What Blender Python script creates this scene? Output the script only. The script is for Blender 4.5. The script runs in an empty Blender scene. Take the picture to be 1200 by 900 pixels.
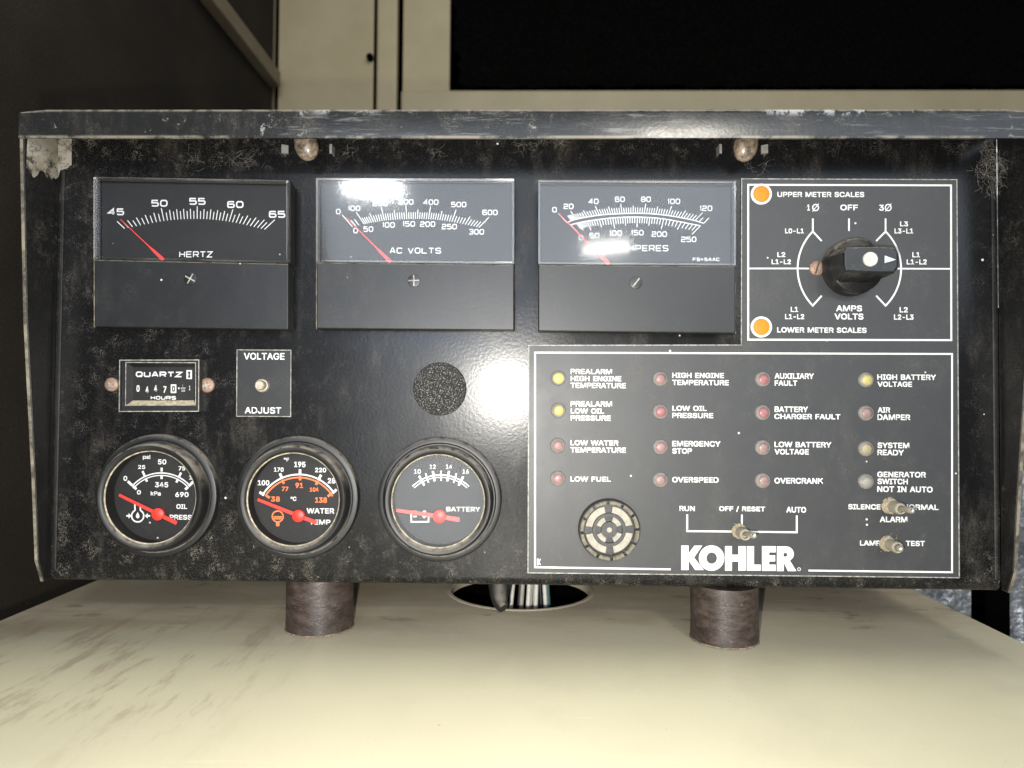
import bpy, bmesh, math, random
from mathutils import Vector, Matrix
random.seed(7)
C = bpy.context.scene.collection
R = math.radians

# ------------------------------------------------------------------ camera, world, lamps, exposure
FPX, DC, ZF = 832.0, 0.35, 0.12          # focal length in photo pixels, camera to panel face, height of the camera over the deck
cam = bpy.data.objects.new('camera', bpy.data.cameras.new('camera'))
cam.data.lens = FPX / 1200 * 36
cam.data.clip_start, cam.data.clip_end = 0.01, 50
MC = Matrix.Rotation(R(1.033), 3, 'Z') @ Matrix.Rotation(R(90 + 1.377), 3, 'X') @ Matrix.Rotation(R(0.40), 3, 'Z')
cam.matrix_world = Matrix.Translation((0, -DC, ZF)) @ MC.to_4x4()
cam.data.dof.use_dof = True
cam.data.dof.focus_distance = 0.345
cam.data.dof.aperture_fstop = 12.0
C.objects.link(cam)
bpy.context.scene.camera = cam

W = bpy.data.worlds.new('World'); bpy.context.scene.world = W
W.use_nodes = True
W.node_tree.nodes['Background'].inputs[0].default_value = (0.9, 0.95, 1, 1)
W.node_tree.nodes['Background'].inputs[1].default_value = 0.035
vs = bpy.context.scene.view_settings
vs.view_transform = 'Standard'; vs.look = 'None'; vs.exposure = 0.0; vs.gamma = 1.0

def P(px, py, d=0.0):
    """photo pixel -> (u, v) on the plane d millimetres in front of the panel face"""
    r = MC @ Vector(((px - 600) / FPX, -(py - 450) / FPX, -1))
    t = (DC - d / 1000) / r.y
    return (r.x * t, r.z * t)
def S(d=0.0): return (DC - d / 1000) / FPX
def F(u, v, w): return (u, -w, v + ZF)         # panel coordinates (metres) -> world

def area(name, loc, aim, sx, sy, power, col, shape='RECTANGLE', roll=0):
    l = bpy.data.lights.new(name, 'AREA'); l.shape = shape; l.size = sx; l.size_y = sy
    l.energy = power; l.color = col
    o = bpy.data.objects.new(name, l); C.objects.link(o)
    o.location = loc
    q = (Vector(aim) - Vector(loc)).to_track_quat('-Z', 'Y')
    o.rotation_mode = 'QUATERNION'; o.rotation_quaternion = q @ Matrix.Rotation(R(roll), 3, 'Z').to_quaternion()
    return o
def mirrored(px, py, d, dist):
    """where a lamp has to hang, dist metres in front of the face, to glint at that pixel"""
    u, v = P(px, py, d); k = (DC + dist) / DC if d == 0 else 1 + (dist - d / 1000) / (DC - d / 1000)
    return F(u * k, v * k, dist)
flash_u, flash_v = P(577, 521)
area('flash', F(flash_u, flash_v, DC + 0.004), F(flash_u * .6, flash_v * .6 - .02, 0), 0.007, 0.007, 2.2, (1.0, 0.96, 0.88), 'DISK')
area('ceiling_strip', mirrored(437, 221, 11.5, 2.4), (0, 0, .2), .225, .06, 1.9, (0.95, 0.98, 1.0))
area('ceiling_strip', mirrored(710, 290, 11.5, 2.4), (0, 0, .2), .17, .034, .7, (1.0, 0.97, 0.9), roll=5)
area('ceiling_strip', mirrored(800, 146, 27, 2.4), (0, 0, .2), .25, .055, 14.0, (1.0, 0.93, 0.8))
area('open_doorway', mirrored(762, 240, 8, 2.1), (0, 0, .1), 2.46, 0.95, 27.0, (0.78, 0.88, 1.0))
area('blue_sheen_lamp', mirrored(528, 405, 0, 0.75), (0, 0, .1),   .18, .07, 0.42, (0.18, 0.45, 1.0))  # added lamp for a blue sheen on the panel face, source unseen
area('overhead_lamp', (.18, -.035, 1.22), (.16, -.15, 0), .6, .26, 6.0, (1.0, 0.95, 0.82))
area('pale_glow', mirrored(520, 540, 0, 0.8), (0, 0, .1), 0.26, .36, 1.7, (0.92, 0.96, 1.0))  # added soft lamp, greys the battery gauge glass and the panel round it

# ------------------------------------------------------------------ mesh helpers
WORLD = {}
class MB:
    def __init__(s): s.v = []; s.f = []
    def add(s, vs_, fs):
        n = len(s.v); s.v += [tuple(x) for x in vs_]; s.f += [tuple(i + n for i in f) for f in fs]; return s
    def bm(s, b):
        b.verts.index_update(); s.add([v.co[:] for v in b.verts], [[v.index for v in f.verts] for f in b.faces]); b.free(); return s
    def build(s, name, mat, parent=None, label=None, smooth=None, kind=None):
        lo = Vector([min(p[i] for p in s.v) for i in range(3)]); hi = Vector([max(p[i] for p in s.v) for i in range(3)])
        o_ = (lo + hi) / 2
        if parent is None: o_.z = lo.z
        m = bpy.data.meshes.new(name); m.from_pydata([tuple(Vector(p) - o_) for p in s.v], [], s.f); m.validate()
        mats = mat if isinstance(mat, (list, tuple)) else [mat]
        for x in mats: m.materials.append(x)
        if smooth is not None:
            for p in m.polygons: p.use_smooth = True
            m.set_sharp_from_angle(angle=R(smooth))
        o = bpy.data.objects.new(name, m); C.objects.link(o)
        WORLD[o.name] = o_
        o.location = o_ - (WORLD[parent.name] if parent else Vector())
        if parent: o.parent = parent
        if label: o['label'] = label
        if kind: o['kind'] = kind
        return o
    # panel-space solids -------------------------------------------------
    def prism(s, uv, w0, w1, bev=0.0, seg=2):
        b = bmesh.new(); n = len(uv)
        a = [b.verts.new(F(u, v, w0)) for u, v in uv]; t = [b.verts.new(F(u, v, w1)) for u, v in uv]
        b.faces.new(a); top = b.faces.new(t)
        for i in range(n): b.faces.new((a[i], a[(i + 1) % n], t[(i + 1) % n], t[i]))
        bmesh.ops.recalc_face_normals(b, faces=b.faces[:])
        if bev: bmesh.ops.bevel(b, geom=list(top.edges), offset=bev, segments=seg, profile=.5, affect='EDGES')
        return s.bm(b)
    def box(s, x0, x1, y0, y1, z0, z1, bev=0.0, seg=2):
        b = bmesh.new(); bmesh.ops.create_cube(b, size=1)
        for v in b.verts: v.co = Vector(((x0 + x1) / 2 + v.co.x * (x1 - x0), (y0 + y1) / 2 + v.co.y * (y1 - y0), (z0 + z1) / 2 + v.co.z * (z1 - z0)))
        if bev: bmesh.ops.bevel(b, geom=b.edges[:], offset=bev, segments=seg, profile=.5, affect='EDGES')
        bmesh.ops.recalc_face_normals(b, faces=b.faces[:])
        return s.bm(b)
    def lathe(s, cu, cv, prof, n=64, closed=False, a0=0, a1=360):
        full = abs(a1 - a0) >= 360; k = n if full else n + 1
        base = len(s.v)
        for r, w in prof:
            for i in range(k):
                a = R(a0 + (a1 - a0) * i / n); s.v.append(F(cu + r * math.cos(a), cv + r * math.sin(a), w))
        m = len(prof)
        for j in range(m if closed else m - 1):
            j2 = (j + 1) % m
            for i in range(n):
                i2 = (i + 1) % k
                s.f.append((base + j * k + i, base + j * k + i2, base + j2 * k + i2, base + j2 * k + i))
        if not full and closed:
            s.f.append(tuple(base + j * k for j in range(m))[::-1]); s.f.append(tuple(base + j * k + k - 1 for j in range(m)))
        return s
    def disc(s, cu, cv, r, w, n=48, ry=None):
        ry = ry or r
        return s.add([F(cu + r * math.cos(2 * math.pi * i / n), cv + ry * math.sin(2 * math.pi * i / n), w) for i in range(n)], [tuple(range(n))])
    def poly(s, uv, w):
        return s.add([F(u, v, w) for u, v in uv], [tuple(range(len(uv)))])
    def stroke(s, uv, wd, w, closed=False):
        """flat mitred ribbon along a polyline"""
        p = [Vector(x) for x in uv]; n = len(p); L = []; Rr = []
        for i in range(n):
            a = p[i - 1] if (i > 0 or closed) else None; c = p[(i + 1) % n] if (i < n - 1 or closed) else None
            d1 = (p[i] - a).normalized() if a is not None else None; d2 = (c - p[i]).normalized() if c is not None else None
            d1 = d1 or d2; d2 = d2 or d1
            n1 = Vector((-d1.y, d1.x)); n2 = Vector((-d2.y, d2.x)); mt = (n1 + n2)
            if mt.length < 1e-6: mt = n1
            mt.normalize(); k = wd / 2 / max(.35, mt.dot(n1))
            L.append(p[i] + mt * k); Rr.append(p[i] - mt * k)
        vs_ = [F(x.x, x.y, w) for x in L] + [F(x.x, x.y, w) for x in Rr]
        m = n if closed else n - 1
        return s.add(vs_, [(i, n + i, n + (i + 1) % n, (i + 1) % n) for i in range(m)])
    def tube(s, pts, rad, n=10, cap=True):
        p = [Vector(x) for x in pts]; N = len(p); base = len(s.v)
        rads = rad if isinstance(rad, (list, tuple)) else [rad] * N
        up = Vector((0.3, 0.2, 1)).normalized()
        for i in range(N):
            t = (p[min(i + 1, N - 1)] - p[max(i - 1, 0)]).normalized()
            a = t.cross(up)
            if a.length < 1e-3: a = t.cross(Vector((1, 0, 0)))
            a.normalize(); b = t.cross(a)
            for k in range(n):
                g = 2 * math.pi * k / n; s.v.append(tuple(p[i] + (a * math.cos(g) + b * math.sin(g)) * rads[i]))
        for i in range(N - 1):
            for k in range(n):
                k2 = (k + 1) % n; s.f.append((base + i * n + k, base + i * n + k2, base + (i + 1) * n + k2, base + (i + 1) * n + k))
        if cap:
            s.f.append(tuple(base + k for k in range(n))[::-1]); s.f.append(tuple(base + (N - 1) * n + k for k in range(n)))
        return s
    # pixel-space flat print ----------------------------------------------
    def line(s, pts, wpx, d, closed=False): return s.stroke([P(x, y, d) for x, y in pts], wpx * S(d), d / 1000, closed)
    def text(s, t, x0, y0, x1, y1, d, bold=.02):
        vs_, fs = glyphs(t)
        x0 += .4; x1 -= .5; y0 += .5; y1 -= .5
        c = P((x0 + x1) / 2, (y0 + y1) / 2, d); k = S(d); e = bold * 1.0 * (y1 - y0) * k; wd = (x1 - x0) * k - 2 * e; ht = (y1 - y0) * k - 2 * e
        for i, (ox, oy) in enumerate(((-1, -1), (1, -1), (-1, 1), (1, 1), (0, 0)) if bold else ((0, 0),)):   # heavy print: overprinted a hair apart
            s.add([F(c[0] + (a - .5) * wd + ox * e, c[1] + (b - .5) * ht + oy * e, d / 1000 + i * 4e-6) for a, b in vs_], fs)
        return s
    def wide(s, t, x0, y0, x1, y1, d, wt=.17):
        """square wide lettering drawn with mitred strokes"""
        tot = sum(.62 * (.45 if c == '1' else (.6 if c == ' ' else 1)) for c in t) ; gap = .25; cw = []
        for c in t: cw.append(.32 if c == '1' else (.55 if c == ' ' else (1.25 if c == 'M' else 1.0)))
        total = sum(cw) + gap * (len(t) - 1)
        c0 = P((x0 + x1) / 2, (y0 + y1) / 2, d); k = S(d); ux = (x1 - x0) * k / total; uy = (y1 - y0) * k
        st = wt * uy; x = -total / 2; eps = 0
        for ch, w_ in zip(t, cw):
            for pl in WIDE.get(ch, []):
                cl = pl[0] == 'o'; pp = pl[1:] if cl else pl
                q = [(c0[0] + (x + .06 + a * (w_ - .12)) * ux, c0[1] + (b - .5) * (uy - st)) for a, b in pp]
                eps += 1; s.stroke(q, st, d / 1000 + (eps % 3) * 6e-6, cl)
            x += w_ + gap
        return s

B8 = ['o', (.2, 0), (.8, 0), (1, .22), (1, .78), (.8, 1), (.2, 1), (0, .78), (0, .22)]
WIDE = {
 '0': [B8], 'O': [B8], '1': [[(.1, .75), (.8, 1), (.8, 0)]],
 '2': [[(0, .8), (.15, 1), (.85, 1), (1, .85), (1, .62), (.85, .5), (.15, .5), (0, .36), (0, 0), (1, 0)]],
 '3': [[(0, .88), (.15, 1), (.85, 1), (1, .86), (1, .64), (.86, .5), (1, .36), (1, .14), (.85, 0), (.15, 0), (0, .12)], [(.3, .5), (.86, .5)]],
 '4': [[(.75, 0), (.75, 1), (0, .3), (1, .3)]],
 '5': [[(.95, 1), (.03, 1), (0, .58), (.85, .58), (1, .45), (1, .14), (.85, 0), (.15, 0), (0, .12)]],
 '6': [[(.97, .88), (.85, 1), (.15, 1), (0, .85), (0, .15), (.15, 0), (.85, 0), (1, .14), (1, .43), (.85, .57), (.08, .57)]],
 '7': [[(0, 1), (1, 1), (.35, 0)]], '8': [B8, [(.06, .5), (.94, .5)]],
 'A': [[(0, 0), (.4, 1), (.6, 1), (1, 0)], [(.2, .3), (.8, .3)]],
 'B': [['o', (0, 0), (.85, 0), (1, .14), (1, .38), (.88, .5), (1, .62), (1, .86), (.85, 1), (0, 1)], [(.05, .5), (.88, .5)]],
 'C': [[(1, .8), (.85, 1), (.15, 1), (0, .82), (0, .18), (.15, 0), (.85, 0), (1, .2)]],
 'E': [[(1, 1), (0, 1), (0, 0), (1, 0)], [(.05, .5), (.9, .5)]], 'F': [[(1, 1), (0, 1), (0, 0)], [(.05, .5), (.85, .5)]],
 'H': [[(0, 0), (0, 1)], [(1, 0), (1, 1)], [(.05, .5), (.95, .5)]], 'L': [[(0, 1), (0, 0), (1, 0)]],
 'M': [[(0, 0), (0, 1), (.5, .2), (1, 1), (1, 0)]], 'P': [[(0, 0), (0, 1), (.85, 1), (1, .86), (1, .56), (.85, .42), (.06, .42)]],
 'Q': [B8, [(.6, .25), (1, -.05)]], 'R': [[(0, 0), (0, 1), (.85, 1), (1, .86), (1, .58), (.85, .44), (.06, .44)], [(.6, .42), (1, 0)]],
 'S': [[(1, .84), (.85, 1), (.15, 1), (0, .86), (0, .64), (.15, .52), (.85, .48), (1, .36), (1, .14), (.85, 0), (.15, 0), (0, .16)]],
 'T': [[(0, 1), (1, 1)], [(.5, .95), (.5, 0)]], 'U': [[(0, 1), (0, .18), (.15, 0), (.85, 0), (1, .18), (1, 1)]],
 'V': [[(0, 1), (.46, 0), (.54, 0), (1, 1)]], 'Z': [[(0, 1), (1, 1), (0, 0), (1, 0)]],
 '=': [[(0, .68), (.8, .68)], [(0, .32), (.8, .32)]],
}
_gl = {}
try:                                       # the grotesque face that ships inside Blender; its built-in default otherwise
    FONT = bpy.data.fonts.load(bpy.utils.system_resource('DATAFILES') + '/fonts/Inter.woff2')
except Exception:
    FONT = None
def glyphs(t):
    if t not in _gl:
        cu = bpy.data.curves.new('t', 'FONT'); cu.body = t; cu.font = FONT or cu.font; cu.resolution_u = 4; cu.space_word = 1.35
        ob = bpy.data.objects.new('t', cu); me = bpy.data.meshes.new_from_object(ob)
        vs_ = [(v.co.x, v.co.y) for v in me.vertices]; fs = [tuple(p.vertices) for p in me.polygons]
        x0 = min(a for a, b in vs_); x1 = max(a for a, b in vs_); y0 = min(b for a, b in vs_); y1 = max(b for a, b in vs_)
        _gl[t] = ([((a - x0) / (x1 - x0), (b - y0) / (y1 - y0)) for a, b in vs_], fs)
        bpy.data.objects.remove(ob); bpy.data.meshes.remove(me); bpy.data.curves.remove(cu)
    return _gl[t]

def root(name, loc, label, cat, group=None):
    o = bpy.data.objects.new(name, None); C.objects.link(o); o.location = loc; o.empty_display_size = .02
    WORLD[o.name] = Vector(loc); o['label'] = label; o['category'] = cat
    if group: o['group'] = group
    return o
def tag(o, label, cat, group=None, kind=None):
    o['label'] = label; o['category'] = cat
    if group: o['group'] = group
    if kind: o['kind'] = kind
    return o

# ------------------------------------------------------------------ materials
class NT:
    def __init__(s, name):
        s.m = bpy.data.materials.new(name); s.m.use_nodes = True; s.t = s.m.node_tree; s.t.nodes.clear()
        s.out = s.n('ShaderNodeOutputMaterial'); s.pos = s.n('ShaderNodeNewGeometry')
    def n(s, k, **kw):
        x = s.t.nodes.new(k)
        for a, b in kw.items(): setattr(x, a, b)
        return x
    def l(s, a, b): s.t.links.new(a, b)
    def setv(s, sock, v):
        if hasattr(v, 'node'): s.l(v, sock)
        else: sock.default_value = v
    def noise(s, scale, detail=3, rough=.55, vec=None, stretch=None, dist=0.0):
        x = s.n('ShaderNodeTexNoise'); x.inputs['Scale'].default_value = scale; x.inputs['Detail'].default_value = detail; x.inputs['Roughness'].default_value = rough
        x.inputs['Distortion'].default_value = dist
        v = vec or s.pos.outputs['Position']
        if stretch:
            mp = s.n('ShaderNodeMapping'); s.l(v, mp.inputs[0]); mp.inputs['Scale'].default_value = stretch[0]; mp.inputs['Rotation'].default_value = stretch[1]; v = mp.outputs[0]
        s.l(v, x.inputs['Vector']); return x.outputs[0]
    def ramp(s, v, a, b, lo=0.0, hi=1.0):
        x = s.n('ShaderNodeMapRange'); x.interpolation_type = 'SMOOTHSTEP'; s.setv(x.inputs[0], v)
        x.inputs[1].default_value = a; x.inputs[2].default_value = b; x.inputs[3].default_value = lo; x.inputs[4].default_value = hi
        return x.outputs[0]
    def math(s, op, a, b=0.0, clamp=False):
        x = s.n('ShaderNodeMath', operation=op, use_clamp=clamp); s.setv(x.inputs[0], a); s.setv(x.inputs[1], b); return x.outputs[0]
    def mul(s, *a):
        r = a[0]
        for b in a[1:]: r = s.math('MULTIPLY', r, b)
        return r
    def mix(s, f, a, b):
        x = s.n('ShaderNodeMix', data_type='RGBA'); s.setv(x.inputs[0], f)
        s.setv(x.inputs[6], a if hasattr(a, 'node') else (*a, 1)); s.setv(x.inputs[7], b if hasattr(b, 'node') else (*b, 1)); return x.outputs[2]
    def axis(s, i, normal=False):
        x = s.n('ShaderNodeSeparateXYZ'); s.l(s.pos.outputs['Normal' if normal else 'Position'], x.inputs[0]); return x.outputs[i]
    def voro(s, scale):
        x = s.n('ShaderNodeTexVoronoi'); x.inputs['Scale'].default_value = scale; s.l(s.pos.outputs['Position'], x.inputs['Vector']); return x
    def specks(s, scale, density, size=.16):
        """tiny bright crumbs: voronoi cells, only a few of which hold one"""
        v = s.voro(scale); on = s.n('ShaderNodeSeparateColor'); s.l(v.outputs['Color'], on.inputs[0])
        big = s.math('MULTIPLY', on.outputs[1], size)
        d = s.math('LESS_THAN', v.outputs['Distance'], big)
        return s.mul(d, s.math('GREATER_THAN', on.outputs[0], 1 - density))
    def fin(s, color, rough=.5, metal=0.0, bump=None, bstr=.3, bdist=.0005, spec=.5, coat=0.0, coat_r=.1, trans=0.0, sss=0.0, emit=None):
        p = s.n('ShaderNodeBsdfPrincipled')
        s.setv(p.inputs['Base Color'], color if hasattr(color, 'node') else (*color, 1)); s.setv(p.inputs['Roughness'], rough); s.setv(p.inputs['Metallic'], metal)
        s.setv(p.inputs['Specular IOR Level'], spec); s.setv(p.inputs['Coat Weight'], coat); p.inputs['Coat Roughness'].default_value = coat_r
        s.setv(p.inputs['Transmission Weight'], trans)
        if sss: p.inputs['Subsurface Weight'].default_value = sss; p.inputs['Subsurface Scale'].default_value = .002
        if bump is not None:
            b = s.n('ShaderNodeBump'); b.inputs['Strength'].default_value = bstr; b.inputs['Distance'].default_value = bdist; s.l(bump, b.inputs['Height']); s.l(b.outputs[0], p.inputs['Normal'])
        s.l(p.outputs[0], s.out.inputs[0]); return s.m

DUST = (.28, .25, .205)
def black(name, base=(.006, .006, .0065), rough=.27, spec=.5, dust=.35, up=.8, peel=.22, edge=True, chips=False, specd=.03, plastic=False, scratch=.25):
    t = NT(name)
    big = t.mul(t.ramp(t.noise(19, 5, .68), .40, .72), t.ramp(t.noise(85, 4, .7), .25, .68))
    fine = t.ramp(t.noise(1900, 3, .75), .56, .72)
    med = t.ramp(t.noise(260, 5, .75), .5, .78)
    amount = t.math('ADD', t.mul(big, .9), .10)
    if edge:
        x = t.axis(0); z = t.axis(2)
        left = t.ramp(x, -.04, -.2); low = t.ramp(z, .075, .033); right = t.mul(t.ramp(x, .205, .24), .5); top = t.mul(t.ramp(z, .232, .247), .6)
        e = t.math('ADD', t.math('ADD', t.mul(left, .55), t.mul(low, .8)), t.math('ADD', right, top), True)
        amount = t.mul(t.math('ADD', amount, t.mul(e, 1.0), True), t.math('ADD', t.mul(e, .85), .15))
    grains = t.math('ADD', t.mul(fine, .85), t.mul(med, .25), True)
    f = t.mul(grains, amount, dust)
    lint = t.ramp(t.noise(420, 2, .5, dist=2.2), .5, .515)
    lint = t.mul(lint, t.ramp(t.noise(420, 2, .5, dist=2.2), .535, .525), t.ramp(t.noise(120, 2), .5, .62), amount, .8 * min(1, dust * 2))
    nz = t.axis(2, True)
    upf = t.mul(t.ramp(nz, .08, .7), up, t.ramp(t.noise(240, 4, .65), .25, .6))
    f = t.math('ADD', t.math('ADD', f, lint, True), upf, True)
    haze = t.mul(t.ramp(t.noise(28, 6, .72, stretch=((1.6, 1, .55), (0, R(32), 0))), .5, .72), t.ramp(t.noise(900, 3, .7), .2, .8), .34 * min(1, dust * 2))
    f = t.math('ADD', f, t.mul(haze, .5), True)
    col = t.mix(f, base, DUST)
    col = t.mix(t.mul(t.specks(210, specd, .13), .9), col, (.6, .59, .56))
    if chips:
        # worn pale scuffs along the edge of the hood
        sc = t.ramp(t.noise(150, 6, .78, stretch=((.22, 1, 2.6), (0, 0, 0))), .52, .68)
        col = t.mix(t.mul(sc, t.ramp(t.noise(22, 3), .35, .65), .30), col, (.40, .40, .40))
        pt = t.mul(t.ramp(t.noise(140, 5, .75), .6, .68), t.ramp(t.noise(26, 3), .48, .62)); col = t.mix(t.mul(pt, .45), col, (.45, .44, .41))
        z = t.axis(2); x = t.axis(0)
        edge1 = t.mul(t.ramp(z, HOOD_TOP - .0045, HOOD_TOP - .0008), t.ramp(t.noise(85, 5, .75), .50, .56), t.math('ADD', t.mul(t.ramp(x, .10, .12), t.ramp(x, .19, .17)), t.mul(t.ramp(t.noise(17, 2), .56, .66), .6), True))
        edge2 = t.mul(t.ramp(z, HOOD_BOT + .0016, HOOD_BOT + .0003), t.ramp(t.noise(48, 5, .7), .42, .58))
        col = t.mix(t.mul(edge1, .75), col, (.50, .50, .52)); col = t.mix(t.mul(edge2, .5), col, (.40, .36, .28))
    ro = t.math('ADD', t.mul(f, .8), t.math('ADD', rough, t.mul(t.noise(60, 3), .12)), True)
    pe = t.noise(640, 2, .5)
    return t.fin(col, ro, bump=pe, bstr=peel, bdist=.0004, spec=spec)
def plain(name, col, rough=.5, metal=0.0, var=.15, scale=300, spec=.5, coat=0.0, bump=.1, up=0.0, dusty=0.0):
    t = NT(name)
    n = t.noise(scale, 4, .6)
    c = t.mix(t.ramp(n, .3, .75), tuple(x * (1 - var) for x in col), tuple(min(1, x * (1 + var)) for x in col))
    if dusty: c = t.mix(t.mul(t.ramp(t.noise(900, 4, .7), .45, .7), dusty), c, DUST)
    if up: c = t.mix(t.mul(t.ramp(t.axis(2, True), .2, .85), up, t.ramp(t.noise(260, 4), .25, .6)), c, DUST)
    return t.fin(c, rough, metal, bump=n, bstr=bump, bdist=.0003, spec=spec, coat=coat)
def clear(name, rough=.02, dust=.05, tint=(1, 1, 1), refl=1.0, lowdust=0.0):
    t = NT(name)
    tr = t.n('ShaderNodeBsdfTransparent'); tr.inputs[0].default_value = (*tint, 1)
    gl = t.n('ShaderNodeBsdfGlossy'); gl.inputs['Roughness'].default_value = rough
    fr = t.n('ShaderNodeFresnel'); fr.inputs[0].default_value = 1.49
    m1 = t.n('ShaderNodeMixShader'); t.setv(m1.inputs[0], t.math('MULTIPLY', fr.outputs[0], refl)); t.l(tr.outputs[0], m1.inputs[1]); t.l(gl.outputs[0], m1.inputs[2])
    df = t.n('ShaderNodeBsdfDiffuse'); df.inputs[0].default_value = (.5, .47, .42, 1)
    m2 = t.n('ShaderNodeMixShader')
    g = t.math('ADD', t.mul(t.ramp(t.noise(1500, 3, .65), .52, .75), dust * 1.6), t.mul(t.ramp(t.noise(45, 4), .4, .7), dust * .6))
    g = t.math('ADD', g, t.mul(t.specks(260, .05, .14), .7), True)
    t.setv(m2.inputs[0], g); t.l(m1.outputs[0], m2.inputs[1]); t.l(df.outputs[0], m2.inputs[2])
    t.l(m2.outputs[0], t.out.inputs[0]); return t.m
def film(name, col, alpha_noise, thr=.5, cut=None):
    """webby dust membrane, holes where the noise is low"""
    t = NT(name)
    tr = t.n('ShaderNodeBsdfTransparent'); df = t.n('ShaderNodeBsdfDiffuse'); df.inputs[0].default_value = (*col, 1)
    m = t.n('ShaderNodeMixShader'); t.setv(m.inputs[0], t.ramp(t.noise(alpha_noise, 5, .7), thr - .12, thr + .12, .05, .95))
    t.l(tr.outputs[0], m.inputs[1]); t.l(df.outputs[0], m.inputs[2]); t.l(m.outputs[0], t.out.inputs[0]); return t.m

HOOD_TOP = ZF + P(600, 126.5, 27)[1]; HOOD_BOT = ZF + P(600, 161.5, 27)[1]
M = {}
M['panel'] = black('black_powder_coat', rough=.18, spec=.27, dust=.46, specd=.05, peel=.10)
M['hood'] = black('black_hood_paint', base=(.016, .0165, .017), rough=.13, spec=.33, dust=.55, edge=False, chips=True, specd=.06, peel=.05)
M['cheek'] = black('black_cheek_paint', rough=.36, dust=.85, edge=False, specd=.14)
M['bezel'] = black('black_bezel_plastic', base=(.007, .007, .0075), rough=.42, dust=.2, up=.7, edge=False, peel=.03, specd=.02)
M['knob'] = black('black_knob_plastic', base=(.008, .008, .0085), rough=.26, dust=.4, up=.8, edge=False, peel=.05, specd=.12)
M['meter'] = black('black_meter_plastic', base=(.009, .0095, .0105), rough=.36, dust=.16, up=.75, edge=False, peel=.06, specd=.03)
M['flank'] = plain('dusty_case_flank', (.035, .031, .025), .7, dusty=.35, up=.4)
M['dial'] = black('black_dial_face', base=(.006, .006, .0065), rough=.6, dust=.2, up=0, edge=False, peel=.02, specd=.02)
M['meter_dial'] = black('black_scale_plate', base=(.007, .0075, .009), rough=.6, dust=.07, up=0, edge=False, peel=.02, specd=.0)
M['placard'] = black('charcoal_placard', base=(.034, .035, .037), rough=.42, dust=.34, up=.6, edge=False, peel=.05, specd=.05)
M['label'] = black('black_label', base=(.012, .012, .0125), rough=.4, dust=.22, up=.6, edge=False, peel=.05, specd=.03)
M['white'] = plain('white_print', (.66, .66, .65), .55, var=.06, scale=700, bump=0)
M['scale_white'] = plain('meter_white_print', (.62, .63, .63), .6, var=.05, bump=0)
M['plate_edge'] = plain('pale_plate_edge', (.30, .29, .26), .5, var=.5, scale=500)
M['orange_print'] = plain('orange_print', (.80, .17, .045), .55, var=.08, bump=0)
M['needle'] = plain('fluorescent_red', (.80, .045, .03), .45, var=.05, bump=0)
M['needle_thin'] = plain('red_pointer', (.75, .05, .045), .5, var=.05, bump=0)
M['glass'] = clear('gauge_glass', rough=.07, dust=.006)
M['meter_glass'] = clear('meter_cover', rough=.075, dust=.005, refl=1.0)
M['tan_dust'] = plain('settled_tan_dust', (.46, .39, .27), .95, var=.35, scale=900, bump=.6)
M['dust_fuzz'] = plain('fuzzy_tan_dust', (.36, .305, .215), 1.0, var=.28, scale=1300, bump=.8)
M['steel'] = plain('dull_steel', (.40, .36, .29), .5, .3, var=.25, scale=900, dusty=.4)
M['bright_steel'] = plain('bright_steel', (.75, .74, .70), .3, .9, var=.1, scale=900)
M['pale_screw'] = plain('pale_plated_screw', (.58, .56, .50), .45, .15, var=.2, scale=900, dusty=.2)
M['brass'] = plain('dusty_bushing', (.42, .385, .30), .6, .2, var=.3, scale=900, dusty=.6)
M['rust_screw'] = plain('oxidised_screw', (.30, .19, .14), .6, .35, var=.35, scale=1100, dusty=.5)
M['slot'] = plain('screw_slot', (.05, .04, .035), .8)
M['buzzer'] = plain('dusty_buzzer_plastic', (.13, .12, .09), .75, var=.35, scale=500, dusty=.5)
M['buzzer_pale'] = plain('pale_buzzer_plate', (.33, .305, .25), .7, var=.18, scale=300, dusty=.25)
M['buzzer_dark'] = plain('dark_buzzer_plastic', (.035, .036, .037), .55, var=.2, dusty=.12)
M['case_wall'] = plain('black_case_wall', (.008, .008, .0075), .6, dusty=.08, up=.3)
M['orange'] = plain('orange_lens', (.72, .21, .012), .5, var=.05, scale=200, spec=.3)
M['lamp_ring'] = plain('milky_lens_rim', (.215, .20, .19), .5, var=.15, scale=500, dusty=.25)
def lens(name, c, d=.25): M[name] = plain(name, c, .5, var=.15, scale=500, coat=.08, dusty=d)
lens('lens_bright_yellow', (.62, .54, .13), .05); lens('lens_yellow', (.43, .37, .13), .2); lens('lens_amber', (.29, .255, .15), .3)
lens('lens_pink', (.26, .145, .145), .3); lens('lens_red', (.27, .105, .11), .28); lens('lens_dull_red', (.235, .15, .14), .35); lens('lens_grey', (.235, .225, .20), .3)
M['cheek_dust'] = plain('cheek_edge_dust', (.15, .13, .095), .9, var=.75, scale=150, dusty=.2)
M['edge_dust'] = plain('edge_dust', (.20, .17, .125), .9, var=.6, scale=260)
M['bulb'] = plain('dusty_amber_glass', (.19, .145, .105), .35, var=.75, scale=330, coat=.5, bump=.6, dusty=.55, up=.3)
M['clip'] = plain('bulb_clip_metal', (.62, .61, .58), .3, .7, var=.15)
t = NT('brown_rubber_sleeve'); n = t.noise(110, 6, .75, stretch=((1, 1, 2.5), (0, 0, 0)))
c = t.mix(t.ramp(n, .35, .72), (.021, .0145, .0125), (.075, .055, .046)); c = t.mix(t.mul(t.ramp(t.noise(420, 5, .75), .62, .7), .5), c, (.24, .20, .16))
M['rubber'] = t.fin(c, .42, bump=n, bstr=.35, bdist=.0008)
M['collar_dirt'] = plain('brown_packed_dirt', (.17, .135, .095), .95, var=.4, scale=500)
M['foam_plug'] = None
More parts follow.
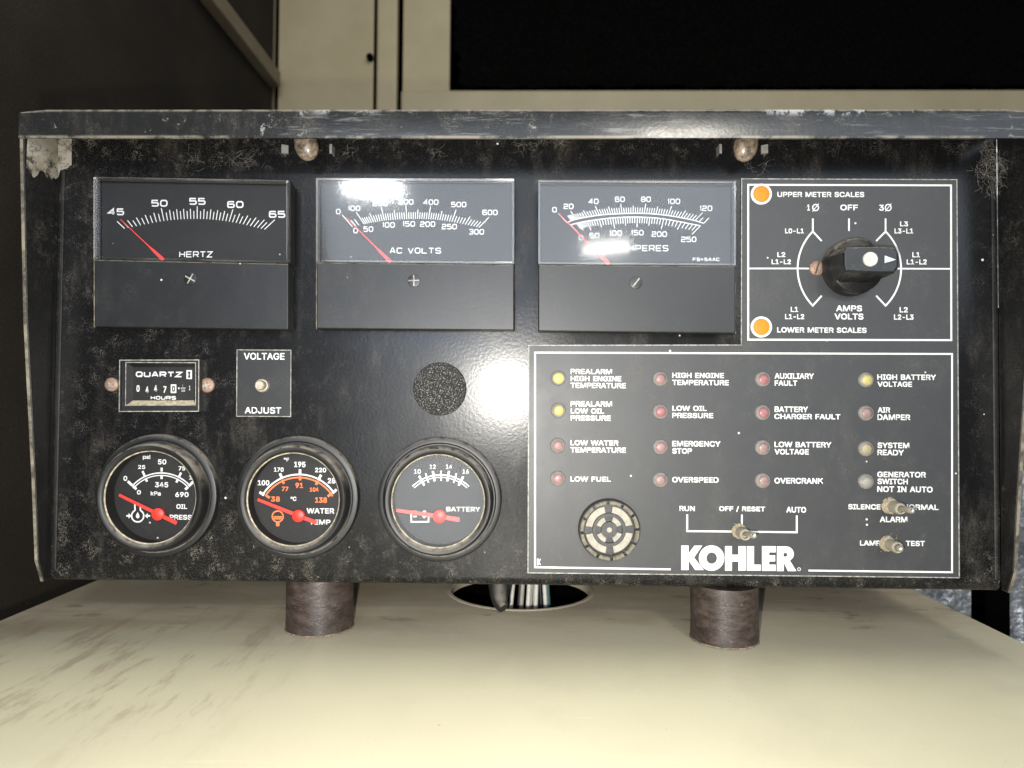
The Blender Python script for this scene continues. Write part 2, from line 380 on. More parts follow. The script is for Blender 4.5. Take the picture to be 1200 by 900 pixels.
t = NT('grainy_foam_plug'); n = t.noise(1700, 2, .7)
M['foam_plug'] = t.fin(t.mix(t.ramp(n, .52, .72), (.012, .012, .012), (.27, .26, .24)), .9, bump=n, bstr=.8, bdist=.0006)

t = NT('acoustic_foam')
n = t.noise(380, 4, .7); n2 = t.noise(6, 3)
c = t.mix(t.ramp(n2, .35, .7), (.024, .0205, .017), (.038, .032, .026)); c = t.mix(t.mul(t.ramp(n, .55, .72), .35), c, (.12, .10, .085))
M['foam'] = t.fin(c, .95, bump=n, bstr=.7, bdist=.002, spec=.15)
t = NT('tan_enamel_back'); n = t.noise(9, 4, .6)
c = t.mix(t.ramp(n, .35, .7), (.42, .352, .218), (.48, .405, .26)); c = t.mix(t.mul(t.ramp(t.noise(70, 5, .75), .66, .75), .6), c, (.06, .05, .035))
M['tan_back'] = t.fin(c, .5)
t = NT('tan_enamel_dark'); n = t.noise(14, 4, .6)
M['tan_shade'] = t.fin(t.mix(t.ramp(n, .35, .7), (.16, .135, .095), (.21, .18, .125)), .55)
M['void'] = plain('matt_black_recess', (.0015, .0015, .0015), 1.0, spec=0.0)  # near black, also puts the dark inside the deck hole into the colour
M['foam_black'] = plain('black_foam', (.0035, .0035, .0033), 1.0, var=.5, scale=260, spec=0.0, bump=.5)
# deck: tan enamel, browner and darker towards the back, with wiped streaks at the left
t = NT('tan_enamel_deck')
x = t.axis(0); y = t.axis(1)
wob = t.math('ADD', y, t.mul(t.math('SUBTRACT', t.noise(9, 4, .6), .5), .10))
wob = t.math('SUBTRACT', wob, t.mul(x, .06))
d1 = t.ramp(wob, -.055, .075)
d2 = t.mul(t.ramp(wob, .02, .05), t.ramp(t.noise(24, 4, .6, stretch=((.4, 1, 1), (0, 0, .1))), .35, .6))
str1 = t.noise(34, 6, .74, stretch=((2.2, .38, 1), (0, 0, R(17))))
streak = t.mul(t.ramp(str1, .50, .62), t.ramp(x, -.085, -.15), t.ramp(y, -.15, -.05), t.ramp(y, .09, .02), .5)
fine = t.ramp(t.noise(320, 4, .7), .3, .75)
c = t.mix(t.ramp(t.noise(5, 3), .3, .7), (.61, .575, .42), (.665, .63, .46))
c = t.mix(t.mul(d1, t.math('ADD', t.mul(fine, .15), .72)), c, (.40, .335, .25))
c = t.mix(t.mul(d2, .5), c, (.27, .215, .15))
c = t.mix(streak, c, (.30, .225, .155))
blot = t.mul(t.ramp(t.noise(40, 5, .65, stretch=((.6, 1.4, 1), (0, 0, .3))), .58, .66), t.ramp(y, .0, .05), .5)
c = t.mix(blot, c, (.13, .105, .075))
scr = t.n('ShaderNodeTexNoise'); scr.inputs['Scale'].default_value = 70; scr.inputs['Detail'].default_value = 2
mp = t.n('ShaderNodeMapping'); mp.inputs['Scale'].default_value = (.22, 5, 1); mp.inputs['Rotation'].default_value = (0, 0, R(9)); t.l(t.pos.outputs['Position'], mp.inputs[0]); t.l(mp.outputs[0], scr.inputs['Vector'])
c = t.mix(t.mul(t.ramp(scr.outputs[0], .68, .72), .22), c, (.80, .77, .62))
c = t.mix(t.mul(t.ramp(t.noise(700, 4, .75), .5, .75), .16), c, (.34, .28, .19))
smu = t.ramp(t.noise(13, 5, .65), .48, .72); c = t.mix(t.mul(smu, .16), c, (.36, .33, .27))
c = t.mix(t.mul(t.specks(55, .10, .07), .6), c, (.14, .11, .07)); c = t.mix(t.mul(t.specks(130, .10, .07), .5), c, (.16, .13, .08))
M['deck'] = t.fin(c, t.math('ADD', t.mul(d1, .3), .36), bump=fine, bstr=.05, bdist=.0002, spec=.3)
t = NT('silver_quilt'); n = t.noise(140, 3, .6)
c = t.mix(t.ramp(n, .3, .75), (.34, .345, .36), (.74, .74, .75))
M['quilt'] = t.fin(c, .34, .6, bump=n, bstr=.8, bdist=.003)

# ------------------------------------------------------------------ the setting: enclosure behind the panel
XL, YB = -.45, .90
MB().box(XL - .02, XL, -.5, YB, -.8, 1.1).build('wall', M['foam'], kind='structure')
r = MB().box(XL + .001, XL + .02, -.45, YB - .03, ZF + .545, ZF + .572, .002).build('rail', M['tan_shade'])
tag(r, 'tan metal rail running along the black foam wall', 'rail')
DB = -900.0
def bx(px0, px1, py0, py1, d, thick):
    u0, v0 = P(px0, py1, d); u1, v1 = P(px1, py0, d)
    return (u0, u1, -d / 1000, -d / 1000 + thick, v0 + ZF, v1 + ZF)
# back wall
MB().box(-.75, 2.2, 1.55, 1.57, -.8, 1.6).build('back_wall', M['void'], kind='structure')
t_ = bx(322, 440, -150, 330, DB, .01)
o = MB().box(*t_[:4], -.5, t_[5], .002).build('back_panel', M['tan_back']); tag(o, 'plain tan sheet metal panel next to the foam wall', 'panel')
t_ = bx(309, 324, -150, 330, DB + 14, .012)
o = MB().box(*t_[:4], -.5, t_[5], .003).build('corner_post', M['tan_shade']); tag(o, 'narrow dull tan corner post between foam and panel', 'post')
t_ = bx(438, 467.5, -150, 330, DB + 8, .02)
o = MB().box(*t_[:4], -.5, t_[5], .004).build('upright_bar', M['tan_back']); tag(o, 'raised tan upright bar beside the dark opening', 'post')
t_ = bx(469, 529, -150, 330, DB + 2, .01)
o = MB().box(*t_[:4], -.5, t_[5], .002).build('opening_jamb', M['tan_back']); tag(o, 'flat tan jamb bordering the dark opening', 'jamb')
t_ = bx(469, 1330, 104.5, 160, DB + 20, .04)
rb = MB().box(*t_, .004).build('cross_beam', M['tan_back']); tag(rb, 'long tan cross beam under the dark opening', 'beam')
rf = random.Random(21); edge = [(1400, -150), (530, -150)]
edge += [(529 + rf.uniform(0, 7) + (9 if y > 62 else 0) * rf.uniform(.5, 1), y) for y in range(-140, 97, 6)]
edge += [(540 + i * 9, 101 + rf.uniform(-2.5, 2.5)) for i in range(0, 96)]
dq = DB - 24
fb = MB().prism([P(x, y, dq) for x, y in edge], -.95, dq / 1000).build('foam_block', M['foam_black']); tag(fb, 'ragged black foam filling the opening above the cross beam', 'foam')
pz = P(434, 68, DB + 4)
o = MB().lathe(pz[0], pz[1], [(0.0001, -.889), (.006, -.889), (.006, -.897)], 12).build('bolt_hole', M['void'], None); tag(o, 'small dark bolt hole in the tan panel', 'hole')

# right hand silver quilt: pillowed sheet
nq, mq = 90, 130; vs_, fs_ = [], []
for i in range(nq + 1):
    for j in range(mq + 1):
        x = .36 + .50 * i / nq; z = -.60 + (.315 + ZF + .60) * j / mq
        b = (abs(math.sin(x * math.pi / .016)) ** .5 * abs(math.sin((z + .004 * math.sin(x * 60)) * math.pi / .019)) ** .5)
        wr = .010 * math.sin(x * 21 + 3 * math.sin(z * 9)) + .006 * math.sin(z * 34 + x * 30)
        vs_.append((x, .45 - .008 * b + wr + random.uniform(-.0009, .0009), z))
for i in range(nq):
    for j in range(mq):
        a = i * (mq + 1) + j; fs_.append((a, a + mq + 1, a + mq + 2, a + 1))
o = MB().add(vs_, fs_).build('insulation_blanket', M['quilt'], smooth=80); tag(o, 'crinkled silver quilted insulation blanket on the right side', 'insulation')
MB().box(.90, .92, -.3, YB, -.8, .42).build('side_wall', M['void'], kind='structure')
MB().box(-.9, 1.2, -.9, 1.55, -.85, -.8).build('floor', M['void'], kind='structure')
o = MB().box(.377, .397, .24, .26, -.80, .2, .001).build('frame_post', M['void']); tag(o, 'black square frame post in front of the silver blanket', 'post')

# deck: tan sheet-metal top with a round hole for the wires
hc_u, hole_r = P(610, 690, -105)[0], .0435
hc_y = .1045
def deck_sheet(mb, zt):
    x0, x1, y0, y1 = -.281, .2515, -.26, .24
    n = 64; ring = []; outer = []
    for i in range(n):
        a = 2 * math.pi * i / n; c_, s_ = math.cos(a), math.sin(a); ring.append((hc_u + hole_r * c_, hc_y + hole_r * s_, zt))
        k = min((((x1 if c_ > 0 else x0) - hc_u) / c_) if abs(c_) > 1e-9 else 9, (((y1 if s_ > 0 else y0) - hc_y) / s_) if abs(s_) > 1e-9 else 9)
        outer.append((hc_u + k * c_, hc_y + k * s_, zt))
    mb.add(ring + outer, [(i, n + i, n + (i + 1) % n, (i + 1) % n) for i in range(n)])
    for (cx, cy) in ((x0, y0), (x1, y0), (x1, y1), (x0, y1)):       # corner fillers
        best = sorted(range(n), key=lambda i: (outer[i][0] - cx) ** 2 + (outer[i][1] - cy) ** 2)[:2]
        i, j = min(best), max(best)
        if j - i != 1: i, j = j, i
        mb.add([outer[i], (cx, cy, zt), outer[j]], [(0, 1, 2)])
    # rim of the hole turned down, outer skirt
    mb.add(ring + [(x, y, zt - .004) for x, y, z in ring], [((i + 1) % n, n + (i + 1) % n, n + i, i) for i in range(n)])
    q = [(x0, y0), (x1, y0), (x1, y1), (x0, y1)]
    for i in range(4):
        (a, b), (c2, d2) = q[i], q[(i + 1) % 4]
        mb.add([(a, b, zt), (c2, d2, zt), (c2, d2, zt - .25), (a, b, zt - .25)], [(3, 2, 1, 0)])
    return mb
deck = root('generator_housing', (0, 0, -.25), 'dusty tan sheet metal generator housing carrying the black control panel', 'generator housing')
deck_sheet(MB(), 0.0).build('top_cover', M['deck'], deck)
gm = MB(); n = 64                                                    # raised pressed ring round the hole
for i in range(n):
    a0, a1 = 2 * math.pi * i / n, 2 * math.pi * (i + 1) / n
    pr = [(hole_r + .0001, .0003), (hole_r + .0006, .0007), (hole_r + .0022, .0007), (hole_r + .0032, .0002)]
    for (ra, za), (rb_, zb) in zip(pr, pr[1:]):
        gm.add([(hc_u + ra * math.cos(a0), hc_y + ra * math.sin(a0), za), (hc_u + rb_ * math.cos(a0), hc_y + rb_ * math.sin(a0), zb), (hc_u + rb_ * math.cos(a1), hc_y + rb_ * math.sin(a1), zb), (hc_u + ra * math.cos(a1), hc_y + ra * math.sin(a1), za)], [(0, 1, 2, 3)])
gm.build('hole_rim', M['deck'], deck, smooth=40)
tr_ = MB().box(-.12, .12, .02, .20, -.13, -.125)
for q in ((-.125, -.12, .02, .20), (.12, .125, .02, .20), (-.125, .125, .015, .02), (-.125, .125, .20, .205)): tr_.box(*q, -.13, -.0045)
tr_.build('dark_box', M['void'], deck)  # added black box under the deck, keeps the inside of the hole dark

# posts under the panel
def post(px0, px1, label, Y=.030):
    d = -1000 * Y
    u = (P(px0, 720, d)[0] + P(px1, 720, d)[0]) / 2; rr = (P(px1, 720, d)[0] - P(px0, 720, d)[0]) / 2 * .985
    g = root('support_post', (u, Y, 0), label, 'post', 'sleeved posts carrying the control panel')
    mb = MB(); n = 40; rings = []
    for k, (z, q) in enumerate([(.0005, 1.0), (.004, 1.0), (.012, .992), (.02, 1.0), (.0285, 1.0)]):
        rings.append([(u + rr * q * math.cos(2 * math.pi * i / n), Y + rr * q * math.sin(2 * math.pi * i / n), z) for i in range(n)])
    flat = [p for r_ in rings for p in r_]
    mb.add(flat, [(k * n + i, k * n + (i + 1) % n, (k + 1) * n + (i + 1) % n, (k + 1) * n + i) for k in range(len(rings) - 1) for i in range(n)] + [tuple((len(rings) - 1) * n + i for i in range(n)), tuple(range(n))[::-1]])
    mb.build('sleeve', M['rubber'], g, smooth=50)
    fm = MB(); fm.add([(u + rr * (1.01 + .03 * ((i * 7) % 5) / 5) * math.cos(2 * math.pi * i / n), Y + rr * (1.01 + .03 * ((i * 3) % 4) / 4) * math.sin(2 * math.pi * i / n), .0004) for i in range(n)] + [(u + rr * .98 * math.cos(2 * math.pi * i / n), Y + rr * .98 * math.sin(2 * math.pi * i / n), .0016) for i in range(n)], [(i, (i + 1) % n, n + (i + 1) % n, n + i) for i in range(n)])
    fm.build('dust_collar', M['collar_dirt'], g, smooth=60)
post(336, 414, 'brown black sleeved post under the panel, below the water temperature gauge', .0255)
post(809, 888, 'brown black sleeved post under the panel, below the white wordmark', .0155)

# wires in the hole
VB = ZF + P(615, 688, 0)[1]
M['wire_white'] = plain('white_wire', (.62, .60, .54), .45, var=.1, dusty=.15); M['wire_grey'] = plain('grey_wire', (.36, .34, .30), .5, dusty=.2)
M['wire_black'] = plain('black_wire', (.012, .012, .012), .4); M['wire_teal'] = plain('teal_wire', (.025, .085, .08), .45)
wires = [(599, 594, 'wire_white', 'white wire farthest left in the bundle, half behind the black cable', 110), (606, 600, 'wire_black', 'black wire at the left of the pale bundle', 112), (612, 605, 'wire_grey', 'grey wire curving right, left of the thick white wires', 110), (620, 613, 'wire_white', 'thick white wire in the middle of the bundle', 104),
         (626, 617, 'wire_grey', 'grey wire squeezed between two white wires', 110), (630, 622, 'wire_white', 'white wire right of centre bending left', 105), (628, 628, 'wire_white', 'straight upright white wire under the panel', 112), (624, 637, 'wire_white', 'thin white wire crossing towards the right', 116),
         (631, 645, 'wire_black', 'black wire leaning right beside the pale wire', 113), (636, 649, 'wire_white', 'pale wire leaning right next to the teal wire', 109), (642, 655, 'wire_teal', 'teal green wire farthest right in the bundle', 111)]
for xt, xb, mt, lb, dd in wires:
    ut = P(622 + (xt - 620) * .75, 684, -dd)[0]; ub = P(622 + (xb - 626) * 1.25, 714, -dd + 12)[0]; pts = []
    for k in range(9):
        q = k / 8; pts.append((ut + (ub - ut) * q + ((ub - ut) * .5 + .004 * math.sin(xt * 2.3)) * q * (q - 1), (dd - 12 * q) / 1000, VB + .002 + (-.10 - VB) * q ** 1.1 if q > 0 else VB + .002))
    # bundle drops from the panel floor through the hole
    o = MB().tube(pts, .0014 if mt != 'wire_black' else .0011, 8).build('wire', M[mt], smooth=60); tag(o, lb, 'wire', 'wires passing through the hole')
def at3(px, py, d): u, v = P(px, py, d); return F(u, v, d / 1000)
pts = [at3(586, 664, -66), at3(586, 680, -63), at3(585, 692, -60), at3(585, 702, -57), at3(587, 709, -54), at3(590, 713, -52.5)]
sm = []
for i in range(len(pts) - 1):
    for q in (0, .5): sm.append(Vector(pts[i]).lerp(Vector(pts[i + 1]), q))
sm.append(Vector(pts[-1]))
for _ in range(3): sm = [sm[0]] + [(sm[i - 1] + sm[i] * 2 + sm[i + 1]) / 4 for i in range(1, len(sm) - 1)] + [sm[-1]]
M['cable'] = black('black_cable_jacket', base=(.012, .012, .012), rough=.35, dust=.3, up=.7, edge=False, peel=.2)
o = MB().tube(sm, [.0088 + (.0030 - .0088) * (i / (len(sm) - 1)) ** .8 for i in range(len(sm))], 16).build('cable', M['cable'], smooth=60); tag(o, 'thick dusty black cable drooping over the rim of the hole', 'cable')

# ------------------------------------------------------------------ the control panel
cp = root('control_panel', F(0, P(600, 690)[1], 0), 'black metal generator control panel with dusty meters, gauges, lamps and switches', 'control panel')
uL, uR = P(65, 420)[0], P(1170, 430)[0]
vB = P(615, 687.5)[1]; vT = P(600, 126.5, 27)[1]; vl = P(600, 161.5, 27)[1]
b = bmesh.new(); bmesh.ops.create_cube(b, size=1)
for v in b.verts: v.co = Vector(F((uL + uR) / 2 + v.co.x * (uR - uL), (vB + vT - .004) / 2 + v.co.z * (vT - .004 - vB), 0)) + Vector((0, .075 + v.co.y * .15, 0))
eb = [e for e in b.edges if all(abs(v.co.y) < 1e-5 for v in e.verts) and all(abs(v.co.z - (vB + ZF)) < 1e-5 for v in e.verts)]
bmesh.ops.bevel(b, geom=eb, offset=.0045, segments=5, profile=.5, affect='EDGES')
MB().bm(b).build('housing', M['panel'], cp, smooth=40)
# hood: folded sheet, profile swept across
h0, h1 = P(22, 145, 27)[0], P(1212, 148, 27)[0]; wf = .027; rr = .0022; th = .0016
prof = [(wf, vl)] + [(wf - rr + rr * math.cos(a), vT - rr + rr * math.sin(a)) for a in [R(x) for x in range(0, 91, 15)]] + [(-.15, vT)]
inner = [(-.15, vT - th), (wf - rr, vT - th), (wf - th, vT - rr), (wf - th, vl)]
mb = MB(); pp = prof + inner; n = len(pp); us = [h0 + (h1 - h0) * k / 40 for k in range(41)]
for u in us:
    k_ = (abs(u - h0) < 1e-6 or abs(u - h1) < 1e-6)
    for w, v in pp: mb.v.append(F(u, v - (.0012 if k_ else 0) * (v > vT - .002), w))
for k in range(40):
    for i in range(n): mb.f.append((k * n + i, k * n + (i + 1) % n, (k + 1) * n + (i + 1) % n, (k + 1) * n + i))
mb.f.append(tuple(range(n))); mb.f.append(tuple(40 * n + i for i in range(n))[::-1])
mb.build('hood', M['hood'], cp, smooth=35)
# side cheeks
for sgn, u0 in ((-1, uL), (1, uR)):
    uo = u0 + sgn * .0016; u_in = u0 + sgn * .0001
    pf = [(.0, vT - .003), (.0262, vT - .0045), (.0252, vl - .01), (.0205, vl - .085), (.0125, vl - .16), (.009, vB + .012), (.0045, vB + .001), (.0, vB + .001)]
    mb = MB(); n = len(pf)
    mb.add([F(u_in, v, w) for w, v in pf] + [F(uo, v, w) for w, v in pf], [tuple(range(n)), tuple(range(n, 2 * n))[::-1]] + [(i, (i + 1) % n, n + (i + 1) % n, n + i) for i in range(n)])
    b = bmesh.new(); 
    for p in mb.v: b.verts.new(p)
    b.verts.ensure_lookup_table()
    for f in mb.f: b.faces.new([b.verts[i] for i in f])
    bmesh.ops.recalc_face_normals(b, faces=b.faces[:]); bmesh.ops.bevel(b, geom=b.edges[:], offset=.0005, segments=1, affect='EDGES')
    MB().bm(b).build('side_cheek', M['cheek'], cp)
    em = MB(); ew = pf[1:7]
    for (w0, v0), (w1, v1) in zip(ew, ew[1:]):
        a_, c_ = u0 + sgn * .0003, uo + sgn * .0002
        em.add([F(a_, v0, w0 + .0002), F(c_, v0, w0 + .0002), F(c_, v1, w1 + .0002), F(a_, v1, w1 + .0002)], [(0, 1, 2, 3)])
    em.build('dusty_edge', M['cheek_dust'], cp)
    # folded return flange seam beside the face
    us_ = u0 - sgn * .0022
    MB().prism([(us_ - .0009, vB + .006), (us_ + .0009, vB + .006), (us_ + .0009, vl - .004), (us_ - .0009, vl - .004)], 0, .0011, .0004, 1).build('seam', M['cheek'], cp)

# ---- panel meters
def lerp_keys(keys, t):
    for (t0, p0), (t1, p1) in zip(keys, keys[1:]):
        if t <= t1 + 1e-9:
            q = (t - t0) / (t1 - t0); return tuple(a + (b_ - a) * q for a, b_ in zip(p0, p1))
    return keys[-1][1]
def smooth_keys(keys, t):
    """Catmull-Rom through the keys, so tick ends lie on a smooth arc"""
    n = len(keys); i = 0
    while i < n - 2 and t > keys[i + 1][0]: i += 1
    t0, t1 = keys[i][0], keys[i + 1][0]; q = (t - t0) / (t1 - t0); out = []
    for k in range(len(keys[0][1])):
        p0, p1 = keys[i][1][k], keys[i + 1][1][k]
        m0 = (keys[i + 1][1][k] - keys[i - 1][1][k]) / (keys[i + 1][0] - keys[i - 1][0]) if i > 0 else (p1 - p0) / (t1 - t0)
        m1 = (keys[i + 2][1][k] - p0) / (keys[i + 2][0] - t0) if i < n - 2 else (p1 - p0) / (t1 - t0)
        h = t1 - t0; a = q * q * q; b_ = q * q
        out.append((2 * a - 3 * b_ + 1) * p0 + (a - 2 * b_ + q) * h * m0 + (-2 * a + 3 * b_) * p1 + (a - b_) * h * m1)
    return tuple(out)
DF, DD = 11.5, 6.8
def quad(c, d): return [P(x, y, d) for x, y in c]
def inset(q, k):
    cx = sum(a for a, b_ in q) / 4; cy = sum(b_ for a, b_ in q) / 4
    return [(a - math.copysign(k, a - cx), b_ - math.copysign(k, b_ - cy)) for a, b_ in q]
def meter(name, label, tl, tr, ml, mr, br, bl, print_fn, needle, screw, slot_ang, cross=True):
    """black case, lower blind, upper clear window over a scale plate"""
    up = quad([tl, tr, mr, ml], DF); lo = quad([ml, mr, br, bl], DF - 1)
    whole = quad([tl, tr, br, bl], DF - 1)
    case = MB().prism([(a, b_) for a, b_ in inset(whole, -.0024)], 0, .0022, .0006, 1)
    # walls of the case round the window
    wall = MB()
    for i, j in ((0, 1), (1, 2), (3, 0)):
        q0, q1 = inset(up, .0001), inset(up, .0012)
        wall.prism([q0[i], q0[j], q1[j], q1[i]], .0023, .0087)
    m_ = case.build(name, M['flank'], cp, label); wall.build('case_wall', M['case_wall'], m_)
    MB().prism(inset(lo, .0002), .0024, (DF - 1) / 1000, .0005, 2).build('lower_cover', M['meter'], m_)
    q = inset(up, .0013); MB().prism(q, .0024, DD / 1000).build('scale_plate', M['meter_dial'], m_)
    cov = MB().prism(inset(up, -.0001), .0089, DF / 1000 - .0004, .0003, 1)
    cov.build('clear_cover', M['meter_glass'], m_)
    fr = MB(); q0, q1 = inset(up, .0001), inset(up, .0011)
    for i in range(4): j = (i + 1) % 4; fr.prism([q0[i], q0[j], q1[j], q1[i]], DF / 1000 - .00035, DF / 1000 + .0002)
    fr.build('cover_rim', M['cover_rim'], m_)
    pm = MB(); print_fn(pm, DD + .12); pm.build('scale', M['scale_white'], m_)
    (x0, y0), (x1, y1) = needle
    a, c_ = Vector(P(x0, y0, DD + 1.4)), Vector(P(x1, y1, DD + 1.4)); e = (c_ - a); L_ = e.length; e.normalize(); nn = Vector((-e.y, e.x)); k = S(DD)
    sh = [(0, .35), (.6, .55), (.68, .75), (.76, 1.5), (1.0, 2.2)]
    pl = [tuple(a + e * L_ * q_ + nn * w_ * k) for q_, w_ in sh] + [tuple(a + e * L_ * q_ - nn * w_ * k) for q_, w_ in reversed(sh)]
    MB().prism(pl, (DD + 1.0) / 1000, (DD + 1.4) / 1000).build('needle', M['needle_thin'], m_)
    u, v = P(*screw, DF - 1); rad = 7.6 * S(DF); w = (DF - 1) / 1000
    sc = MB().lathe(u, v, [(rad, w - .0003), (rad * .96, w + .0005), (rad * .82, w + .0006), (.00001, w + .0006)], 28).build('adjuster_screw', M['meter'], m_, smooth=40)
    st = MB()
    for k2, an in enumerate((slot_ang, slot_ang + 90)[:2 if cross else 1]):
        ca, sa = math.cos(R(an)), math.sin(R(an)); st.stroke([(u - ca * rad * .85, v - sa * rad * .85), (u + ca * rad * .85, v + sa * rad * .85)], 1.5 * S(DF), w + .00068 + k2 * 8e-6)
    st.build('screw_slot', M['plate_edge'], m_)
    wq = quad([tl, tr, br, bl], 2.4)
    MB().stroke(inset(wq, -.0012), .00055, .00226, True).stroke(inset(wq, .0002), .0004, .00227, True).build('dust_line', M['edge_dust'], m_)
    return m_
M['cover_rim'] = clear('cover_rim_plastic', rough=.12, dust=.10)

def wz(ox, oy, sc): return lambda x, y: (ox + x / sc, oy + y / sc)
def num(pm, t, cx, cy, h, wch, d, wt=.17):
    wd = sum(.35 if c == '1' else 1 for c in t) * wch + (len(t) - 1) * wch * .25
    pm.wide(t, cx - wd / 2, cy - h / 2, cx + wd / 2, cy + h / 2, d, wt)
z1 = wz(90, 190, 4.09)
def print_hz(pm, d):
    for t, x, y in (('45', 188, 238), ('50', 396, 197), ('55', 578, 188), ('60', 760, 203), ('65', 960, 250)): num(pm, t, *z1(x, y), 8.3, 8.4, d, .2)
    K = [(0, (193, 284, 229, 318)), (10, (405, 221, 418, 282)), (20, (577, 211, 577, 272)), (30, (748, 227, 730, 285)), (40, (949, 276, 900, 322))]
    for i in range(41):
        a, b_, c_, e = smooth_keys(K, i)
        if i % 10 and i: a, b_ = (a * .78 + c_ * .22, b_ * .78 + e * .22) if i % 2 == 0 else (a * .62 + c_ * .38, b_ * .62 + e * .38)
        pm.line([z1(a, b_), z1(c_, e)], 1.0, d)
    pm.wide('HERTZ', 209.8, 294.4, 249.4, 301.7, d, .16)
meter('frequency_meter', 'frequency meter with a red needle at 45 hertz', (109.5, 207), (338.3, 211), (109.5, 303.7), (338.3, 308.6), (338.3, 386.8), (109.8, 383.4), print_hz, ((141, 257), (191.5, 304.6)), (223.5, 326.9), 62)
z2 = wz(350, 190, 4.09)
def print_v(pm, d):
    for t, x, y in (('0', 190, 237), ('100', 266, 221), ('200', 391, 198), ('300', 514, 191), ('400', 634, 192), ('500', 767, 203), ('600', 917, 241)): num(pm, t, *z2(x, y), 6.4, 5.0, d, .16)
    for t, x, y in (('0', 273, 328), ('50', 334, 321), ('100', 431, 301), ('150', 528, 296), ('200', 618, 297), ('250', 722, 309), ('300', 852, 334)): num(pm, t, *z2(x, y), 6.4, 5.0, d, .16)
    K = [(0, (208, 252, 258, 310)), (10, (276, 240, 314, 297)), (20, (396, 216, 411, 280)), (30, (514, 208, 518, 273)), (40, (632, 212, 622, 273)), (50, (755, 228, 734, 286)), (60, (912, 264, 864, 313))]
    for i in [0, 3, 6] + list(range(10, 61)):
        a, b_, c_, e = smooth_keys(K, i)
        if i % 10: q = .72 if i % 5 == 0 else .5; a, b_ = a * q + c_ * (1 - q), b_ * q + e * (1 - q)
        pm.line([z2(a, b_), z2(c_, e)], .9, d)
    pm.wide('AC VOLTS', 456.6, 290.2, 517, 297.1, d, .15)
meter('voltmeter', 'AC volts meter with a white lamp glint at its top edge', (370.3, 208.3), (603, 209.6), (370.3, 306.9), (603, 309.8), (603, 387.6), (370.3, 385.4), print_v, ((405.5, 254.5), (457.6, 307)), (485.2, 328.9), 2)
z3 = wz(610, 190, 4.09)
def print_a(pm, d):
    for t, x, y in (('0', 163, 228), ('20', 230, 212), ('40', 350, 188), ('60', 476, 178), ('80', 601, 178), ('100', 735, 188), ('120', 889, 221)): num(pm, t, *z3(x, y), 6.4, 5.0, d, .16)
    for t, x, y in (('0', 290, 362), ('50', 354, 352), ('100', 456, 340), ('150', 560, 338), ('200', 665, 345), ('250', 806, 370)): num(pm, t, *z3(x, y), 6.4, 5.0, d, .16)
    K = [(0, (182, 246, 222, 290)), (10, (240, 235, 268, 273)), (20, (358, 210, 378, 254)), (30, (480, 200, 487, 247)), (40, (600, 200, 593, 246)), (50, (724, 211, 708, 256)), (60, (873, 242, 836, 280)), (62, (903, 267, 878, 293))]
    pm.line([z3(*smooth_keys(K, i)[2:]) for i in range(0, 63, 2)], 1.1, d + .004)
    for i in [0] + list(range(6, 63, 1)):
        a, b_, c_, e = smooth_keys(K, i)
        if i % 10 and i != 62: q = .8 if i % 5 == 0 else .6; a, b_ = a * q + c_ * (1 - q), b_ * q + e * (1 - q)
        pm.line([z3(a, b_), z3(c_, e)], .9, d)
    K2 = [(0, (240, 300, 285, 348)), (10, (318, 283, 338, 326)), (20, (442, 267, 451, 318)), (30, (560, 263, 558, 312)), (40, (686, 272, 675, 320)), (50, (862, 305, 822, 346))]
    pm.line([z3(*smooth_keys(K2, i)[:2]) for i in range(0, 51, 2)], 1.1, d + .004)
    for i in [0] + list(range(4, 51)):
        a, b_, c_, e = smooth_keys(K2, i)
        if i % 10: q = .8 if i % 5 == 0 else .6; c_, e = a * (1 - q) + c_ * q, b_ * (1 - q) + e * q
        pm.line([z3(a, b_), z3(c_, e)], .9, d)
    pm.wide('AC AMPERES', 706, 287.2, 783, 294.4, d, .15); pm.wide('FS=5AAC', 812, 302, 843, 305.9, d, .2)
meter('ammeter', 'AC amperes meter with two scales, beside the selector switch', (630.3, 210.8), (862.6, 212), (630.3, 309.6), (862.6, 311.4), (862.6, 391), (630.3, 388.5), print_a, ((655.5, 251), (713.9, 309.4)), (745.2, 331.3), 52, False)

# ---- placard (one L-shaped plate) with print, lamps, switches
def rectpx(x0, y0, x1, y1, d=0): return [P(x0, y1, d), P(x1, y1, d), P(x1, y0, d), P(x0, y0, d)]
pl_px = [(619.5, 404.7), (868.5, 404.3), (869, 209.5), (1121.5, 210.5), (1124.3, 677), (618.5, 671.3)]
TP = .6
pla = MB().prism([P(x, y) for x, y in pl_px][::-1], 0, TP / 1000).build('placard', M['placard'], cp)
MB().line([(x + (1 if x < 900 else -1) * .2, y) for x, y in pl_px], 1.1, TP + .03, True).build('plate_edge', M['plate_edge'], pla)
DP = TP + .06
pm = MB()
pm.line([(876.8, 216.5), (1114.5, 217.2), (1114.8, 398.6), (876.8, 398)], 2.2, DP, True)
pm.line([(786, 667.2), (627, 664.7), (627, 413.2), (1115.7, 414.8), (1115.7, 670.6), (947.4, 668.6)], 2.1, DP)
pm.line([(876.8, 314.6), (935, 314.6)], 1.8, DP + .01); pm.line([(936, 314.6), (950, 314.7)], 1.8, DP + .01); pm.line([(1052, 314.8), (1114.5, 315.0)], 1.8, DP + .01)
